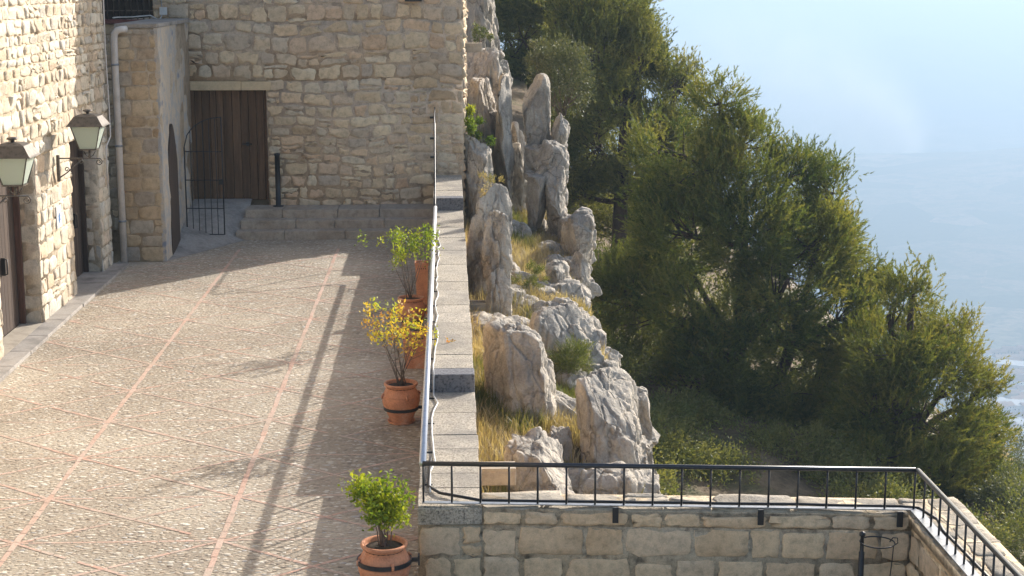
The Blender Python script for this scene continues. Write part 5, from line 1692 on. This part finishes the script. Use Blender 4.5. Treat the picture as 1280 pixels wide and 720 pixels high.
# ------------------------------------------------------------------ town in the valley
M['house_wall'] = mat_plain('house_wall', (0.80, 0.77, 0.70), 0.9, 0.15, 0.05, 0)
M['house_wall2'] = mat_plain('house_wall_tan', (0.50, 0.38, 0.27), 0.9, 0.15, 0.05, 0)
M['house_roof'] = mat_plain('house_roof', (0.52, 0.32, 0.22), 0.9, 0.2, 0.1, 0)
M['shed_roof'] = mat_plain('shed_roof', (0.5, 0.5, 0.5), 0.5, 0.1, 0.1, 0)
M['house_window'] = mat_plain('house_window', (0.06, 0.06, 0.07), 0.3, 0.1, 1, 0)
M['road'] = mat_plain('road_surface', (0.55, 0.55, 0.54), 0.9, 0.1, 0.02, 0)
rt = random.Random(12)
def house(px, py, w, d, h, rz, wall, roof, label, pitched, group='houses of the town in the valley'):
    g3 = None
    dv = C_F + C_R * (px - 640) / F + C_U * (360 - py) / F
    s_hi = 600.0
    while True:      # walk the sight line to the valley floor
        q = np.array([0, 0, CAM_Z]) + dv * s_hi
        if q[2] <= float(terr(q[0], q[1])) or s_hi > 6000: break
        s_hi += 12
    root = empty('town_house' if pitched else 'warehouse', (q[0], q[1], float(terr(q[0], q[1])) - 0.5), label, 'house' if pitched else 'warehouse', group, rz)
    MB().box(-w / 2, w / 2, -d / 2, d / 2, -3, h).build('wall', M[wall], root)
    r = MB()
    e = 0.6
    if pitched:
        vs_ = [(-w / 2 - e, -d / 2 - e, h + .02), (w / 2 + e, -d / 2 - e, h + .02), (w / 2 + e, d / 2 + e, h + .02), (-w / 2 - e, d / 2 + e, h + .02), (-w / 2 - e, 0, h + d * 0.25), (w / 2 + e, 0, h + d * 0.25)]
        r.add(vs_, [(0, 1, 5, 4), (2, 3, 4, 5), (0, 4, 3), (1, 2, 5), (3, 2, 1, 0)])
    else:
        r.box(-w / 2 - e, w / 2 + e, -d / 2 - e, d / 2 + e, h + 0.02, h + 0.8)
    r.build('roof', M[roof], root)
    wn_ = max(2, int(w / 4))
    for fl_ in range(max(1, int(h / 3.2))):
        for i in range(wn_):
            xx = -w / 2 + w * (i + 0.5) / wn_
            MB().box(xx - 0.7, xx + 0.7, -d / 2 - 0.06, -d / 2 + 0.02, 1.0 + fl_ * 3.1, 2.5 + fl_ * 3.1).build('window', M['house_window'], root)
town = []
for i in range(64):
    for _ in range(60):
        px, py = rt.uniform(1204, 1300), rt.uniform(438, 552)
        if py < 438 + (1262 - px) * 0.12: continue
        if all(abs(px - a) > 10 or abs(py - b) > 5.5 for a, b in town): break
    town.append((px, py))
    big = rt.random() < 0.2
    w, d, h = (rt.uniform(34, 60), rt.uniform(20, 30), rt.uniform(7, 10)) if big else (rt.uniform(13, 24), rt.uniform(11, 16), rt.uniform(6, 11))
    sz = 'long low' if big else rt.choice(['small', 'two storey', 'plain'])
    wl = rt.choice(['house_wall', 'house_wall', 'house_wall2'])
    house(px, py, w, d, h, rt.uniform(-0.5, 0.5), wl, 'shed_roof' if big else 'house_roof',
          ('hazy white roofed warehouse in the valley town' if big else f'hazy {"tan" if wl == "house_wall2" else "white"} house with a reddish roof in the valley town'), not big,
          'warehouses of the valley town' if big else ('tan houses of the valley town' if wl == 'house_wall2' else 'white houses of the valley town'))
house(1270, 537, 75, 26, 9, 0.12, 'house_wall', 'shed_roof', 'long bright white roofed hall at the near edge of the valley town', False, None)
house(1262, 549, 60, 20, 8, 0.12, 'house_wall', 'shed_roof', 'second long white hall just in front of the brightest hall in the valley', False, None)

# ------------------------------------------------------------------ smoke on the far ridge
SMK = [((1132, 176), 90, 0), ((1110, 168), 150, 40), ((1085, 152), 190, 90), ((1058, 132), 230, 160), ((1020, 112), 270, 240), ((975, 96), 290, 330), ((925, 90), 290, 420), ((870, 92), 280, 520)]
SMK = [(at(p[0], p[1], Y=4350 + dy), r) for p, r, dy in SMK]
def smoke():
    m, nt, out = new_mat('smoke'); t = NT(nt)
    tc = nt.nodes.new('ShaderNodeTexCoord')
    c = tc.outputs['Object']
    n = t.noise(c, 0.007, 6, 0.65, 0.8)
    tot = None
    for i, (p, r) in enumerate(SMK):
        vm = nt.nodes.new('ShaderNodeVectorMath'); vm.operation = 'DISTANCE'
        t.l(c, vm.inputs[0]); vm.inputs[1].default_value = p
        f = t.math('MULTIPLY', t.math('MAXIMUM', t.math('SUBTRACT', 1.0, t.math('DIVIDE', vm.outputs['Value'], r)), 0.0), (1.0, 0.9, 0.7, 0.55, 0.45, 0.4, 0.35, 0.3)[i])
        tot = f if tot is None else t.math('MAXIMUM', tot, f)
    v = nt.nodes.new('ShaderNodeVolumePrincipled')
    v.inputs['Color'].default_value = (1, 1, 1, 1)
    v.inputs['Anisotropy'].default_value = 0.4
    t.l(t.math('MULTIPLY', t.math('MULTIPLY', t.math('MULTIPLY', tot, tot), t.ramp(n, [(0.38, 0.15), (0.62, 1.0)])), 0.055), v.inputs['Density'])
    t.l(v.outputs[0], out.inputs['Volume'])
    return m
sm = smoke()
bm = bmesh.new()
for p, r in SMK:
    bmesh.ops.create_icosphere(bm, subdivisions=4, radius=r, matrix=Matrix.Translation(Vector(p)))
me = bpy.data.meshes.new('smoke'); bm.to_mesh(me); bm.free()
me.materials.append(sm)
so_ = link(bpy.data.objects.new('smoke', me))
rm = so_.modifiers.new('remesh', 'REMESH'); rm.mode = 'VOXEL'; rm.voxel_size = 25
tag(so_, 'white smoke drifting left from the far ridge', 'smoke', kind='stuff')
